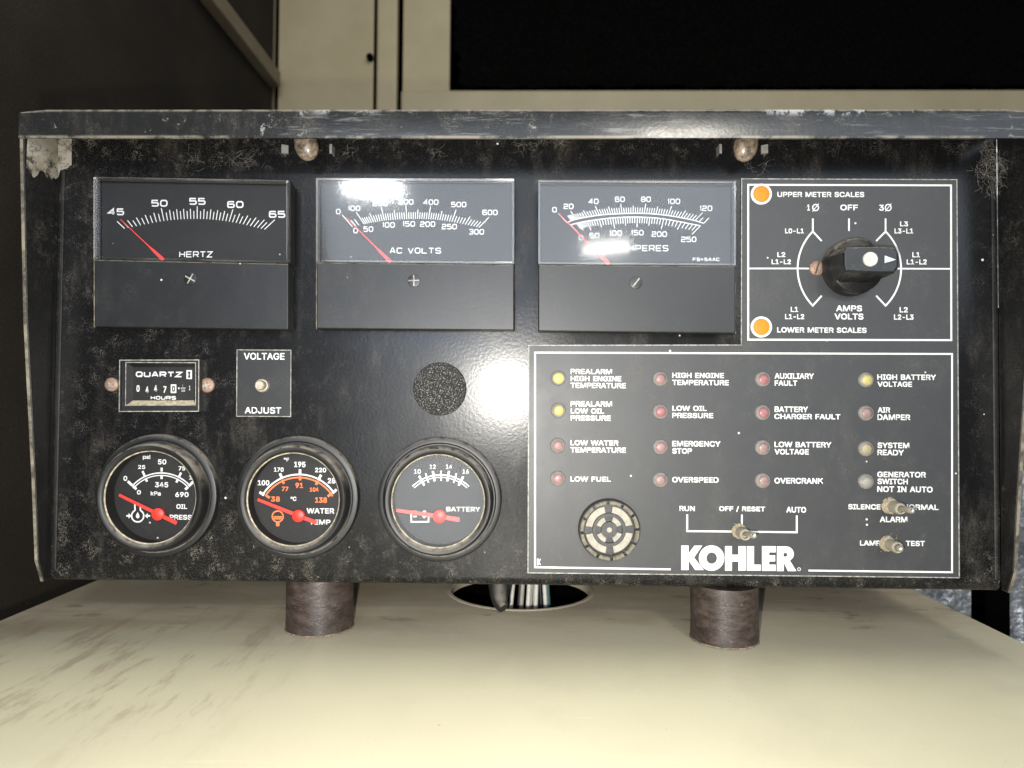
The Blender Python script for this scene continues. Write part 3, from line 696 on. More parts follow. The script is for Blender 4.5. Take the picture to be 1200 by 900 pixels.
def arc(p0, p1, p2, n=24):
    (ax, ay), (bx_, by), (cx, cy) = p0, p1, p2
    dd = 2 * (ax * (by - cy) + bx_ * (cy - ay) + cx * (ay - by))
    ux = ((ax * ax + ay * ay) * (by - cy) + (bx_ * bx_ + by * by) * (cy - ay) + (cx * cx + cy * cy) * (ay - by)) / dd
    uy = ((ax * ax + ay * ay) * (cx - bx_) + (bx_ * bx_ + by * by) * (ax - cx) + (cx * cx + cy * cy) * (bx_ - ax)) / dd
    r_ = math.hypot(ax - ux, ay - uy); t0 = math.atan2(ay - uy, ax - ux); t1 = math.atan2(by - uy, bx_ - ux); t2 = math.atan2(cy - uy, cx - ux)
    def un(t, ref):
        while t - ref > math.pi: t -= 2 * math.pi
        while t - ref < -math.pi: t += 2 * math.pi
        return t
    t1 = un(t1, t0); t2 = un(t2, t1)
    return [(ux + r_ * math.cos(t0 + (t2 - t0) * i / n), uy + r_ * math.sin(t0 + (t2 - t0) * i / n)) for i in range(n + 1)]
for (x, xm, xi) in ((952.5, 934.7, 962.9), (1037.8, 1056, 1026.8)):
    pm.line([(xi, 346.5)] + arc((x, 358.2), (xm, 314.6), (x, 271.2)) + [(x, 256)], 2.0, DP + .02)
    pm.line([(x, 271.2), (xi, 282.4)], 2.0, DP + .03)
pm.line([(994.9, 256), (994.9, 270.7)], 2.0, DP)
pm.line([(805.3, 602.8), (805.3, 622.4), (869, 623), (933.7, 623.8), (933.7, 604)], 2.1, DP); pm.line([(869.4, 603), (869.4, 621)], 2.0, DP + .01)
pm.build('border_line', M['white'], pla)
caps = [('UPPER METER SCALES', 910.9, 224.3, 1012.8, 231.5), ('OFF', 984.4, 239.2, 1005.8, 247.1), ('1', 945.6, 239.2, 949.6, 247.3), ('3', 1029.8, 239.4, 1036.4, 247.5),
 ('L0-L1', 919.7, 267.2, 942.4, 274), ('L3', 1054.4, 259, 1064.6, 265.8), ('L3-L1', 1048, 267.2, 1070.5, 274.2), ('L2', 910.6, 295, 920.7, 301.7), ('L1-L2', 903.9, 303.4, 927.2, 310.1),
 ('L1', 1068.8, 295, 1078.4, 302), ('L1-L2', 1062.3, 303.4, 1086.3, 310.4), ('L1', 926.3, 359.1, 935.8, 366.1), ('L1-L2', 919.7, 367.5, 942.8, 374.5), ('L2', 1053.9, 359.4, 1064.2, 366.6), ('L2-L3', 1047.4, 368, 1070.9, 375.2),
 ('AMPS', 979.7, 357.3, 1010.5, 365.4), ('VOLTS', 977.8, 366.8, 1012.1, 375), ('LOWER METER SCALES', 910.9, 383.2, 1015.2, 390.4),
 ('PREALARM', 668.5, 432, 717.6, 438.9), ('HIGH ENGINE', 668.5, 440.1, 728.5, 447.3), ('TEMPERATURE', 668.2, 448.2, 733.8, 455.4), ('PREALARM', 668.5, 469.7, 717.6, 477.1), ('LOW OIL', 668.5, 478.1, 708.3, 485.2), ('PRESSURE', 668.5, 486.2, 716.1, 493.6),
 ('LOW WATER', 668.2, 515.4, 725.1, 522.5), ('TEMPERATURE', 668.2, 523.8, 733.8, 531), ('LOW FUEL', 668.2, 558, 716, 564.9),
 ('HIGH ENGINE', 787.6, 436.4, 848.6, 443.5), ('TEMPERATURE', 787.6, 444.8, 854.2, 452), ('LOW OIL', 787.6, 475, 828.4, 482), ('PRESSURE', 787.6, 483.4, 836.1, 490.5), ('EMERGENCY', 787.6, 516.3, 844.5, 523.8), ('STOP', 787.6, 524.7, 811.2, 532.2), ('OVERSPEED', 787.6, 558.6, 842.3, 566),
 ('AUXILIARY', 907.6, 437, 953.9, 444.5), ('FAULT', 907.6, 445.4, 934.6, 452.6), ('BATTERY', 907.6, 475.9, 947.1, 483.4), ('CHARGER FAULT', 907.6, 484.6, 984.7, 491.8), ('LOW BATTERY', 907.6, 517.3, 974.2, 524.7), ('VOLTAGE', 907.6, 525.7, 948, 533.1), ('OVERCRANK', 907.6, 559.6, 964.5, 567.3),
 ('HIGH BATTERY', 1028.3, 438.3, 1096.7, 445.7), ('VOLTAGE', 1028.3, 446.7, 1069, 453.8), ('AIR', 1028.3, 476.8, 1043.5, 484), ('DAMPER', 1028.3, 485.2, 1066.8, 492.7), ('SYSTEM', 1028.3, 518.2, 1065.6, 525.7), ('READY', 1028.3, 526.6, 1059.4, 534),
 ('GENERATOR', 1028.3, 552.4, 1084.9, 559.9), ('SWITCH', 1028.3, 560.5, 1064, 568), ('NOT IN AUTO', 1028.3, 569.5, 1092.7, 577.3), ('SILENCE', 994, 590.4, 1032, 597.5), ('NORMAL', 1058, 590.7, 1099.8, 598), ('ALARM', 1031, 605, 1063.4, 612.4), ('LAMP', 1007.6, 633, 1032.2, 639.8), ('TEST', 1061.4, 633.3, 1084, 640.4),
 ('RUN', 796, 592.5, 814.7, 599.4), ('OFF / RESET', 842.7, 592.8, 896.7, 600.3), ('AUTO', 921.3, 593.5, 944.9, 601.2)]
for t_, *bx4 in caps: MB().text(t_, *bx4, DP, .0 if 'Ø' in t_ else .042).build('caption', M['white'], pla)
for cx in (955.8, 1040.9):                                           # slashed phase sign
    MB().line([(cx + 3.4 * math.sin(R(a)), 243.2 - 3.7 * math.cos(R(a))) for a in range(0, 360, 20)], 1.35, DP, True).line([(cx - 3.6, 247.9), (cx + 3.6, 238.5)], .9, DP + .02).build('caption', M['white'], pla)
# maker's wordmark
zk = wz(790, 632, 7.5); lg = MB()
def kp(pts): return [P(*zk(x, y), DP) for x, y in pts]
wv = DP / 1000
lg.poly(kp([(62, 55), (127, 55), (127, 125), (178, 55), (248, 55), (175, 160), (262, 270), (185, 270), (127, 185), (127, 270), (62, 270)]), wv)
n = 48; oo = kp([(329 + 112 * math.cos(2 * math.pi * i / n), 165 + 112 * math.sin(2 * math.pi * i / n)) for i in range(n)] + [(330 + 46 * math.cos(2 * math.pi * i / n), 165 + 50 * math.sin(2 * math.pi * i / n)) for i in range(n)])
lg.add([F(u, v, wv + .00001) for u, v in oo], [(i, (i + 1) % n, n + (i + 1) % n, n + i) for i in range(n)])
lg.poly(kp([(447, 60), (508, 60), (508, 135), (565, 135), (565, 60), (628, 60), (628, 276), (565, 276), (565, 196), (508, 196), (508, 276), (447, 276)]), wv)
lg.poly(kp([(638, 60), (702, 60), (702, 222), (762, 222), (762, 276), (638, 276)]), wv)
lg.poly(kp([(772, 60), (893, 60), (893, 115), (835, 115), (835, 140), (888, 140), (888, 195), (835, 195), (835, 222), (893, 222), (893, 278), (772, 278)]), wv)
bow = [(985 + 67 * math.sin(R(a)), 130 - 68 * math.cos(R(a))) for a in range(0, 121, 12)]
hole = [(982 + 12 * math.sin(R(a)), 136 - 16 * math.cos(R(a))) for a in range(180, -1, -30)]
lg.poly(kp([(903, 62)] + bow + [(1018, 188), (1075, 280), (1000, 280), (966, 208), (963, 280), (903, 280), (903, 153), (962, 152)] + hole + [(962, 120), (962, 151), (903, 151.5)]), wv)
lg.build('logo', M['white'], pla)
u, v = P(*zk(1098, 263), DP); MB().lathe(u, v, [(.0009, wv), (.00062, wv)], 20).text('R', 935.5, 666, 937.3, 668.2, DP).build('trademark_sign', M['scale_white'], pla)
MB().poly(kp([]), wv) if False else None
zs = lambda x, y: (631.5 + x, 658.5 + y)
MB().poly([P(*zs(x, y), DP) for x, y in ((-2.2, -4), (-.6, -4), (-.2, -1), (1.6, -4), (2.2, -3), (.6, 0), (2.2, 3), (1.4, 4), (-.2, 1), (-.6, 4), (-2.2, 4))], wv).build('printed_mark', M['white'], pla)

# orange scale lamps
for x, y, lb in ((891.3, 228.2, 'orange lamp with a white ring by UPPER METER SCALES'), (891.3, 383.4, 'orange lamp with a white ring by LOWER METER SCALES')):
    u, v = P(x, y); k = S()
    a = MB().lathe(u, v, [(12.4 * k, .0007), (12.2 * k, .0013), (9.6 * k, .0014), (9.4 * k, .0008)], 40).build('scale_lamp', M['white'], cp, lb, smooth=40)
    MB().lathe(u, v, [(9.5 * k, .0009), (9.0 * k, .0017), (7 * k, .0019), (4 * k, .0020), (.00001, .00205)], 40).build('lens', M['orange'], a, smooth=60)
# indicator lamps
cols = [[('lens_bright_yellow', 654.2, 443.2, 'bright yellow indicator lamp by PREALARM HIGH ENGINE TEMPERATURE'), ('lens_yellow', 654.2, 480.9, 'yellow indicator lamp by PREALARM LOW OIL PRESSURE'), ('lens_pink', 653.5, 521.9, 'pink indicator lamp by LOW WATER TEMPERATURE'), ('lens_pink', 653.5, 560.5, 'pink indicator lamp by LOW FUEL')],
 [('lens_pink', 773.3, 443.9, 'pink indicator lamp by HIGH ENGINE TEMPERATURE in the second column'), ('lens_red', 773.3, 482.4, 'red indicator lamp by LOW OIL PRESSURE in the second column'), ('lens_pink', 773.3, 523.5, 'pink indicator lamp by EMERGENCY STOP'), ('lens_dull_red', 773.3, 562, 'dull red indicator lamp by OVERSPEED')],
 [('lens_red', 893, 444.5, 'red indicator lamp by AUXILIARY FAULT'), ('lens_red', 893, 483.4, 'red indicator lamp by BATTERY CHARGER FAULT'), ('lens_dull_red', 893, 524.4, 'dull red indicator lamp by LOW BATTERY VOLTAGE'), ('lens_dull_red', 893, 563, 'dull red indicator lamp by OVERCRANK')],
 [('lens_yellow', 1013.7, 445.1, 'yellow indicator lamp by HIGH BATTERY VOLTAGE'), ('lens_dull_red', 1013.7, 484, 'dull red indicator lamp by AIR DAMPER'), ('lens_amber', 1013.7, 525.7, 'dull amber indicator lamp by SYSTEM READY'), ('lens_grey', 1013.7, 563.9, 'grey indicator lamp by GENERATOR SWITCH NOT IN AUTO')]]
for c4 in cols:
    for mt, x, y, lb in c4:
        u, v = P(x, y); k = S()
        a = MB().lathe(u, v, [(9.0 * k, .0006), (8.8 * k, .0012), (7.8 * k, .0019), (6.0 * k, .0023)], 36).build('indicator_lamp', M['lamp_ring'], cp, lb, smooth=50)
        MB().lathe(u + random.uniform(-.5, .5) * k, v - .3 * k, [(6.2 * k, .0021), (5.6 * k, .0025), (4.2 * k, .0028), (2.2 * k, .0030), (.00001, .00305)], 32).build('lens', M[mt], a, smooth=60)

# selector knob
u, v = P(994.9, 314.6); k = S()
kn = MB().lathe(u, v, [(33 * k, .0007), (33 * k, .004), (32 * k, .0075), (30.5 * k, .0088), (29 * k, .0092), (.00001, .0092)], 56).build('selector_knob', M['knob'], cp, 'black rotary selector knob pointing right to L1', smooth=40)
kb_ = [(-32, -7), (-32, 9), (-27, 16), (8, 19), (26, 14.5), (31, 9), (31, -8), (27, -15.5), (6, -21), (-25, -18)]
kt_ = [(-28.5, -6), (-28.5, 8), (-26.5, 13.5), (8, 14.5), (26, 13.5), (30.5, 9), (30.5, -8), (26, -14.5), (4, -14.5), (-26.5, -13)]
b = bmesh.new(); base = [b.verts.new(F(u + x * k, v + y * k, .0093)) for x, y in kb_]; top = [b.verts.new(F(u + x * k, v + y * k, .0215)) for x, y in kt_]
b.faces.new(base); tf = b.faces.new(top)
for i in range(10): b.faces.new((base[i], base[(i + 1) % 10], top[(i + 1) % 10], top[i]))
bmesh.ops.recalc_face_normals(b, faces=b.faces[:]); bmesh.ops.bevel(b, geom=list(tf.edges), offset=.0008, segments=3, profile=.5, affect='EDGES')
gp = MB().bm(b)
for i in range(22):                                                  # ribs on the finger grip
    x = (-21 + i * 1.9) * k
    for sg in (-1, 1):
        gp.add([F(u + x - .00035, v + sg * 18.6 * k, .0094), F(u + x + .00035, v + sg * 18.6 * k, .0094), F(u + x + .00035, v + sg * 15.6 * k, .0165), F(u + x - .00035, v + sg * 15.6 * k, .0165), F(u + x, v + sg * 20.4 * k, .0094), F(u + x, v + sg * 17.0 * k, .0165)], [(0, 4, 5, 3), (4, 1, 2, 5), (0, 1, 4), (3, 5, 2)])
grip = gp.build('grip', M['knob'], kn)
tw = .0216
us_, vs0 = P(1020.3, 303.6, 22)
MB().lathe(us_, vs0, [(8.2 * k, tw - .0008), (8.2 * k, tw + .0003), (7.4 * k, tw + .0007), (4 * k, tw + .0008), (2.2 * k, tw + .0006), (.00001, tw + .0005)], 28).build('knob_screw', M['pale_screw'], kn, smooth=40)
MB().poly([P(1036.6, 299.5, 21.6), P(1049.8, 304.3, 21.6), P(1036.6, 308.2, 21.6)], tw + .00008).build('arrow', M['white'], kn)
def screw_head(x, y, r, name, mat, lb, ang, cross, d0=0.0, slotmat='slot'):
    u, v = P(x, y); rr = r * S(); w0 = d0 / 1000
    a = MB().lathe(u, v, [(rr, w0), (rr * .98, w0 + .0006), (rr * .86, w0 + .0011), (rr * .45, w0 + .0013), (.00001, w0 + .00135)], 30).build(name, M[mat], cp, lb, smooth=50)
    s_ = MB()
    for i, an in enumerate((ang, ang + 90) if cross else (ang,)):
        ca, sa = math.cos(R(an)), math.sin(R(an)); ll = rr * (.5 if cross else .82)
        s_.stroke([(u - ca * ll, v - sa * ll), (u - ca * ll * .4, v - sa * ll * .4), (u + ca * ll * .4, v + sa * ll * .4), (u + ca * ll, v + sa * ll)], rr * .2, w0 + .00142 + i * 1e-5)
    s_.build('slot', M[slotmat], a)
screw_head(956.1, 314.3, 8.9, 'screw', 'rust_screw', 'tan slotted screw at the left edge of the selector knob', 72, False, TP)

# buzzer
u, v = P(713, 619.5); k = S()
bz = MB().lathe(u, v, [(35.5 * k, .0006), (35.3 * k, .004), (34 * k, .0056), (33 * k, .0058)], 60)
bz.lathe(u, v, [(29 * k, .0008), (29 * k, .0012), (.00001, .0012)], 48)
bz = bz.build('buzzer', M['buzzer_dark'], cp, 'round buzzer with concentric vent rings left of the start switch', smooth=40)
for i in range(12):
    a0 = i * 30 + 4 + 3; MB().lathe(u, v, [(29.2 * k, .0013), (34.2 * k, .0013), (34.4 * k, .0055), (33.4 * k, .0064), (30.2 * k, .0064), (29.2 * k, .0058)], 6, True, a0, a0 + 24).build('collar_segment', M['buzzer'], bz)
for r0, r1, wid in ((19.6, 27.2, 10.5), (9.6, 15.2, 20)):
    for q in range(4): MB().lathe(u, v, [(r0 * k, .0013), (r1 * k, .0013), (r1 * k, .003), (r0 * k, .003)], 10, True, q * 90 + wid + 2, q * 90 + 90 - wid + 2).build('vent_plate', M['buzzer_pale'], bz)
MB().lathe(u, v, [(19.0 * k, .0013), (19.0 * k, .0036), (15.4 * k, .0036), (15.4 * k, .0013)], 40).build('vent_ring', M['buzzer_dark'], bz, smooth=30)
MB().lathe(u, v, [(9.2 * k, .0013), (9.2 * k, .0042), (3.2 * k, .0042), (3.0 * k, .0036), (.00001, .0036)], 32).build('hub', M['buzzer_dark'], bz, smooth=30)
MB().disc(u, v, 3.0 * k, .0038, 20).build('hub_hole', M['buzzer_pale'], bz)

# toggle switches
def toggle(bx0, by0, tip, dtip, lb, fuzz):
    u, v = P(bx0, by0); k = S()
    a = MB().lathe(u, v, [(7.6 * k, .0007), (7.6 * k, .0012), (7.2 * k, .0014), (6.4 * k, .0018), (6.6 * k, .003), (6.2 * k, .0042), (6.6 * k, .0054), (6.2 * k, .0066), (6.6 * k, .0078), (6.2 * k, .0090), (6.5 * k, .0102), (6.0 * k, .0110), (5.2 * k, .0113), (4.2 * k, .0111), (4.0 * k, .0085), (.00001, .0083)], 28).build('toggle_switch', M['brass'], cp, lb, smooth=40)
    tu, tv = P(*tip, dtip); p0 = Vector(F(u, v, .007)); p1 = Vector(F(tu, tv, dtip / 1000))
    pts = [p0.lerp(p1, q) for q in (0, .25, .5, .75, .9, .97, 1)]
    MB().tube(pts, [x * k for x in (2.6, 2.7, 3.0, 3.5, 3.6, 3.1, 1.8)], 16).build('lever', M['steel'], a, smooth=50)
    MB().tube([p1 - (p1 - p0) * .02, p1 + (p1 - p0) * .035, p1 + (p1 - p0) * .06], [2.9 * k, 2.4 * k, .9 * k], 14).build('lever_tip', M['bright_steel'], a, smooth=60)
    # fuzzy dust packed round the bushing
    mb = MB(); n, m = 36, 10; rnd = random.Random(int(bx0))
    for j in range(m):
        q = j / (m - 1); rad = (6.3 + (fuzz - 6.3) * (1 - q) ** .8) * k; w = .0006 + .0030 * q ** .8
        for i in range(n):
            g = 1 + rnd.uniform(-.07, .07) * (1 if j < m - 1 else .2); an = 2 * math.pi * i / n
            mb.v.append(F(u + rad * g * math.cos(an), v + rad * g * math.sin(an), w + rnd.uniform(-.00015, .00015) * (j > 0)))
    for j in range(m - 1):
        for i in range(n): mb.f.append((j * n + i, j * n + (i + 1) % n, (j + 1) * n + (i + 1) % n, (j + 1) * n + i))
    # loose hairs
    for _ in range(16):
        an = rnd.uniform(0, 2 * math.pi); r0 = rnd.uniform(5, fuzz) * k; an2 = an + rnd.uniform(-.6, .6); r1 = r0 + rnd.uniform(1, 5) * k; h = rnd.uniform(.0008, .004)
        mb.tube([F(u + r0 * math.cos(an), v + r0 * math.sin(an), h), F(u + (r0 + r1) / 2 * math.cos((an + an2) / 2), v + (r0 + r1) / 2 * math.sin((an + an2) / 2), h + .0008), F(u + r1 * math.cos(an2), v + r1 * math.sin(an2), h - .0003 + .0008)], .00007, 3)
    mb.build('dust_collar', M['dust_fuzz'], a, kind='stuff')
toggle(865.5, 622, (884.5, 627.5), 19.5, 'toggle switch between RUN and AUTO above the wordmark', 8.8)
toggle(1042, 592.5, (1070, 598.5), 19.5, 'toggle switch leaning towards NORMAL', 9.4)
toggle(1038.5, 636.5, (1056, 643.2), 16.5, 'short toggle switch between LAMP and TEST', 9.0)

# ---- hour meter
hm = MB(); k = S()
outer = rectpx(140, 421.3, 233.6, 482.6); zo = wz(110, 395, 5)
def ring4(mb, A, wa, B_, wb):
    for i in range(4): j = (i + 1) % 4; mb.add([F(*A[i], wa), F(*A[j], wa), F(*B_[j], wb), F(*B_[i], wb)], [(0, 1, 2, 3)])
q0 = [P(139.6, 482.6, 4.4), P(233.4, 482.4, 4.4), P(233.8, 421.4, 4.4), P(140.2, 421.6, 4.4)]
q1 = inset(q0, .0009); q2 = [P(146.8, 475.4, 3.6), P(229.8, 475.2, 3.6), P(229.8, 424.6, 3.6), P(147.2, 424.2, 3.6)]
ring4(hm, q0, 0, q0, .0042); ring4(hm, q0, .0042, inset(q0, .0005), .0046); ring4(hm, inset(q0, .0005), .0046, q1, .0046); ring4(hm, q1, .0046, q1, .0036); ring4(hm, q1, .0036, q2, .0036)
hmo = hm.build('hour_meter', M['bezel'], cp, 'small hour meter reading 0447 above the oil pressure gauge')
q3 = [P(156.0, 469.4, 1.2), P(227.4, 469.2, 1.2), P(227.4, 430.4, 1.2), P(156.4, 430.2, 1.2)]
bv = MB(); ring4(bv, q2, .0037, q3, .0012); bv.build('window_bevel', M['bezel2'] if 'bezel2' in M else M['bezel'], hmo)
MB().poly(q3, .0012).build('counter_face', M['dial'], hmo)
eg = MB()
for w_, q_ in ((.0047, q0), (.00375, q2)): eg.stroke(inset(q_, .0002), .00042, w_, True)
eg.build('worn_edge', M['worn_edge'] if 'worn_edge' in M else M['plate_edge'], hmo)
dH = 1.3; hp = MB()
hp.wide('QUARTZ', 159, 435.4, 213.6, 442, dH, .24)
hp.wide('HOURS', 176.6, 464, 206.2, 468.4, dH, .24)
hp.line([(219.2, 434.6), (224.2, 434.6), (224.2, 443.4), (219.2, 443.4)], 1.6, dH, True)
hp.poly([P(x, y, dH) for x, y in ((220, 435.4), (223.4, 435.4), (222, 439), (223.4, 442.6), (220, 442.6), (221.4, 439))], dH / 1000 - .00003) if False else None
hp.poly([P(x, y, dH) for x, y in ((220.0, 435.6), (221.0, 439), (220.0, 442.4))], dH / 1000); hp.poly([P(x, y, dH) for x, y in ((223.4, 435.6), (222.4, 439), (223.4, 442.4))], dH / 1000)
hp.build('lettering', M['white'], hmo)
for t_, cx, dy in (('0', 161.8, 0), ('4', 172.5, 1.5), ('4', 182.5, 0), ('7', 193.2, 1.2)):
    MB().text(t_, cx - 2.3, 450.8 + dy, cx + 2.3, 459.6 + dy, dH, .035).build('digit', M['white'], hmo)
MB().line([(203.4, 450.4), (203.4, 460.6)], 6.6, dH).build('tenths_tab', M['white'], hmo)
MB().text('0', 201.0, 451.6, 205.8, 459.6, dH + .04, .05).build('digit', M['slot'], hmo)
MB().line([(208.6, 455), (210.4, 455)], 1.8, dH).text('1', 213.5, 450.2, 215, 453.6, dH, .02).line([(211.8, 454.8), (217.6, 454.8)], .7, dH).text('10', 212, 456, 217.4, 459.6, dH, .02).build('fraction', M['scale_white'], hmo)
MB().text('1', 221.2, 451.4, 223.4, 457.8, dH, .05).build('digit', M['white'], hmo)
dl = MB(); e0 = inset(q3, -.0008); ins = q2
du = MB().add([F(*P(148.6, 474.6, 3.5), .0035), F(*P(229, 474.4, 3.5), .0035), F(*q3[1], .0014), F(*q3[0], .0014)], [(0, 1, 2, 3)]).build('ledge_dust', M['tan_dust'], hmo)
MB().poly(inset(q0, .0012), .0040).build('window', M['glass'], hmo)
screw_head(131.4, 450.6, 8.4, 'screw', 'rust_screw', 'rusty cross head screw left of the hour meter', 40, True, 0, 'plate_edge')
screw_head(243, 451.4, 8.8, 'screw', 'rust_screw', 'rusty cross head screw right of the hour meter', 20, True, 0, 'plate_edge')

# ---- voltage adjuster
va = MB().prism(rectpx(277.3, 409.6, 341.3, 488.4), 0, .0005).build('voltage_adjuster', M['label'], cp, 'black VOLTAGE ADJUST plate with a slotted brass shaft')
MB().line([(277.8, 410), (341, 410.4), (340.6, 488.2), (277.2, 487.8)], .9, .54, True).build('plate_edge', M['plate_edge'], va)
MB().text('VOLTAGE', 285, 413, 334.3, 422, .56, .025).build('caption', M['white'], va)
MB().text('ADJUST', 286.2, 476.6, 330.2, 485.2, .56, .025).build('caption', M['white'], va)
u, v = P(308.2, 451.8)
MB().lathe(u, v, [(8.2 * k, .0005), (8.2 * k, .001), (7.4 * k, .0022), (5.6 * k, .0024), (5.4 * k, .0012), (.00001, .0012)], 30).build('bushing', M['steel'], va, smooth=40)
sh = MB().lathe(u + .0006, v, [(5.2 * k, .0012), (5.2 * k, .0058), (4.8 * k, .0063), (.00001, .0063)], 28).build('shaft', M['brass'], va, smooth=40)

# ---- foam plug
u, v = P(515.5, 455.8)
MB().lathe(u, v, [(31.4 * k, .0001), (31.2 * k, .0009), (30 * k, .0016), (26 * k, .0019), (.00001, .0021)], 56).build('vent_plug', M['foam_plug'], cp, 'round grainy black vent plug in the middle of the panel', smooth=50)

# ---- round gauges
def gauge(name, label, cx, cy, face_fn, piv, tip, tail, hub_r, wneedle, dust=.2):
    u, v = P(cx, cy); k = S()
    pr = [(72, 0), (72, .0022), (71, .0032), (68.5, .0036), (66, .0036), (64.5, .0030), (63.2, .0030), (62.4, .0080), (61.4, .0094), (59.8, .0100), (57, .0100), (54.6, .0093), (53.6, .0086)]
    g = MB().lathe(u, v, [(r_ * k, w) for r_, w in pr], 80).build(name, M['bezel'], cp, label, smooth=35)
    MB().lathe(u, v, [(53.5 * k, .0087), (53.3 * k, .0072), (53.2 * k, .0003)], 80).build('inner_wall', M['dial'], g, smooth=60)
    MB().lathe(u, v, [(53.7 * k, .0088), (52.6 * k, .0084), (52.4 * k, .0083)], 80).build('glass_seal', M['seal'], g, smooth=60)
    MB().disc(u, v, 53.1 * k, .0004, 64).build('dial', M['dial'], g)
    face_fn(g, .5)
    d = 2.2
    a, c_ = Vector(P(*tip, d)), Vector(P(*tail, d)); p_ = Vector(P(*piv, d)); kk = S(d)
    e = (c_ - a); L_ = e.length; e.normalize(); nn = Vector((-e.y, e.x)); w = wneedle * kk / 2
    pl = [tuple(a + nn * w * .85 ), tuple(a - nn * w * .85), tuple(p_ - nn * w * 1.15), tuple(c_ - nn * w * 1.2), tuple(c_ + nn * w * 1.2), tuple(p_ + nn * w * 1.15)]
    nd = MB().prism(pl, .0017, d / 1000)
    nd.lathe(p_.x, p_.y, [(hub_r * kk, .0012), (hub_r * kk, .0028), (hub_r * kk * .85, .0032), (.00001, .0033)], 32)
    nd.build('needle', M['needle'], g, smooth=40)
    MB().disc(u, v, 53.0 * k, .0082, 64).build('glass', M['glass'], g)
    return g
M['seal'] = plain('dusty_glass_seal', (.36, .32, .235), .8, var=.5, scale=420, dusty=.4)
def dline(mb, z, keys, d, wpx=3.0):
    for a, b_ in keys: mb.line([z(*a), z(*b_)], wpx, d)
zg = wz(100, 500, 5.625)
def face_oil(g, d):
    mb = MB(); z = zg
    A = [z(500 + 254 * math.sin(R(x)), 559 - 254 * math.cos(R(x))) for x in range(-49, 50, 4)]; B_ = [z(500 + 238 * math.sin(R(x)), 559 - 238 * math.cos(R(x))) for x in range(-49, 50, 4)]
    mb.line(A, 1.5, d); mb.line(B_, 1.2, d)
    dd = d + .02
    dline(mb, z, [((503, 270), (503, 296)), ((503, 322), (503, 345)), ((377, 293), (391, 325)), ((397, 340), (407, 362)), ((631, 303), (618, 330)), ((611, 344), (600, 368))], dd, 2.6)
    dline(mb, z, [((280, 360), (310, 388)), ((314, 392), (337, 412)), ((712, 362), (682, 392)), ((678, 396), (658, 414))], dd, 3.0)
    for t_, *b4 in (('psi', 376, 183, 432, 222), ('50', 476, 212, 537, 252), ('25', 345, 250, 398, 282), ('75', 612, 258, 662, 292), ('0', 249, 322, 279, 360), ('100', 682, 318, 764, 352), ('0', 338, 415, 369, 450), ('345', 456, 363, 550, 403), ('kPa', 428, 424, 500, 457), ('690', 590, 428, 684, 467), ('OIL', 597, 508, 674, 545), ('PRESS', 553, 578, 706, 616)):
        a = z(b4[0], b4[1]); c_ = z(b4[2], b4[3]); mb.text(t_, a[0], a[1], c_[0], c_[1], d, .04)
    # oil lamp symbol with a drop and two arrows
    mb.line([z(345 + 40 * math.sin(R(x)), 588 + 40 * math.cos(R(x))) for x in range(-155, 156, 10)], 1.7, d)
    mb.line([z(328, 552), z(326, 512)], 1.7, dd); mb.line([z(362, 552), z(364, 512)], 1.7, dd)
    mb.poly([P(*z(x, y), d) for x, y in ((345, 562), (355, 582), (357, 596), (345, 606), (333, 596), (335, 582))], d / 1000)
    mb.line([z(270, 588), z(288, 588)], 1.8, d); mb.poly([P(*z(x, y), dd) for x, y in ((285, 570), (304, 588), (285, 606))], dd / 1000)
    mb.line([z(427, 588), z(408, 588)], 1.8, d); mb.poly([P(*z(x, y), dd) for x, y in ((411, 570), (392, 588), (411, 606))], dd / 1000)
    mb.build('dial_print', M['white'], g)
gauge('oil_pressure_gauge', 'round oil pressure gauge with white psi and kPa scale', 186.6, 580.2, face_oil, zg(480, 577), zg(222, 450), zg(602, 636), 7.2, 3.6)
zw = wz(265, 500, 5.625)
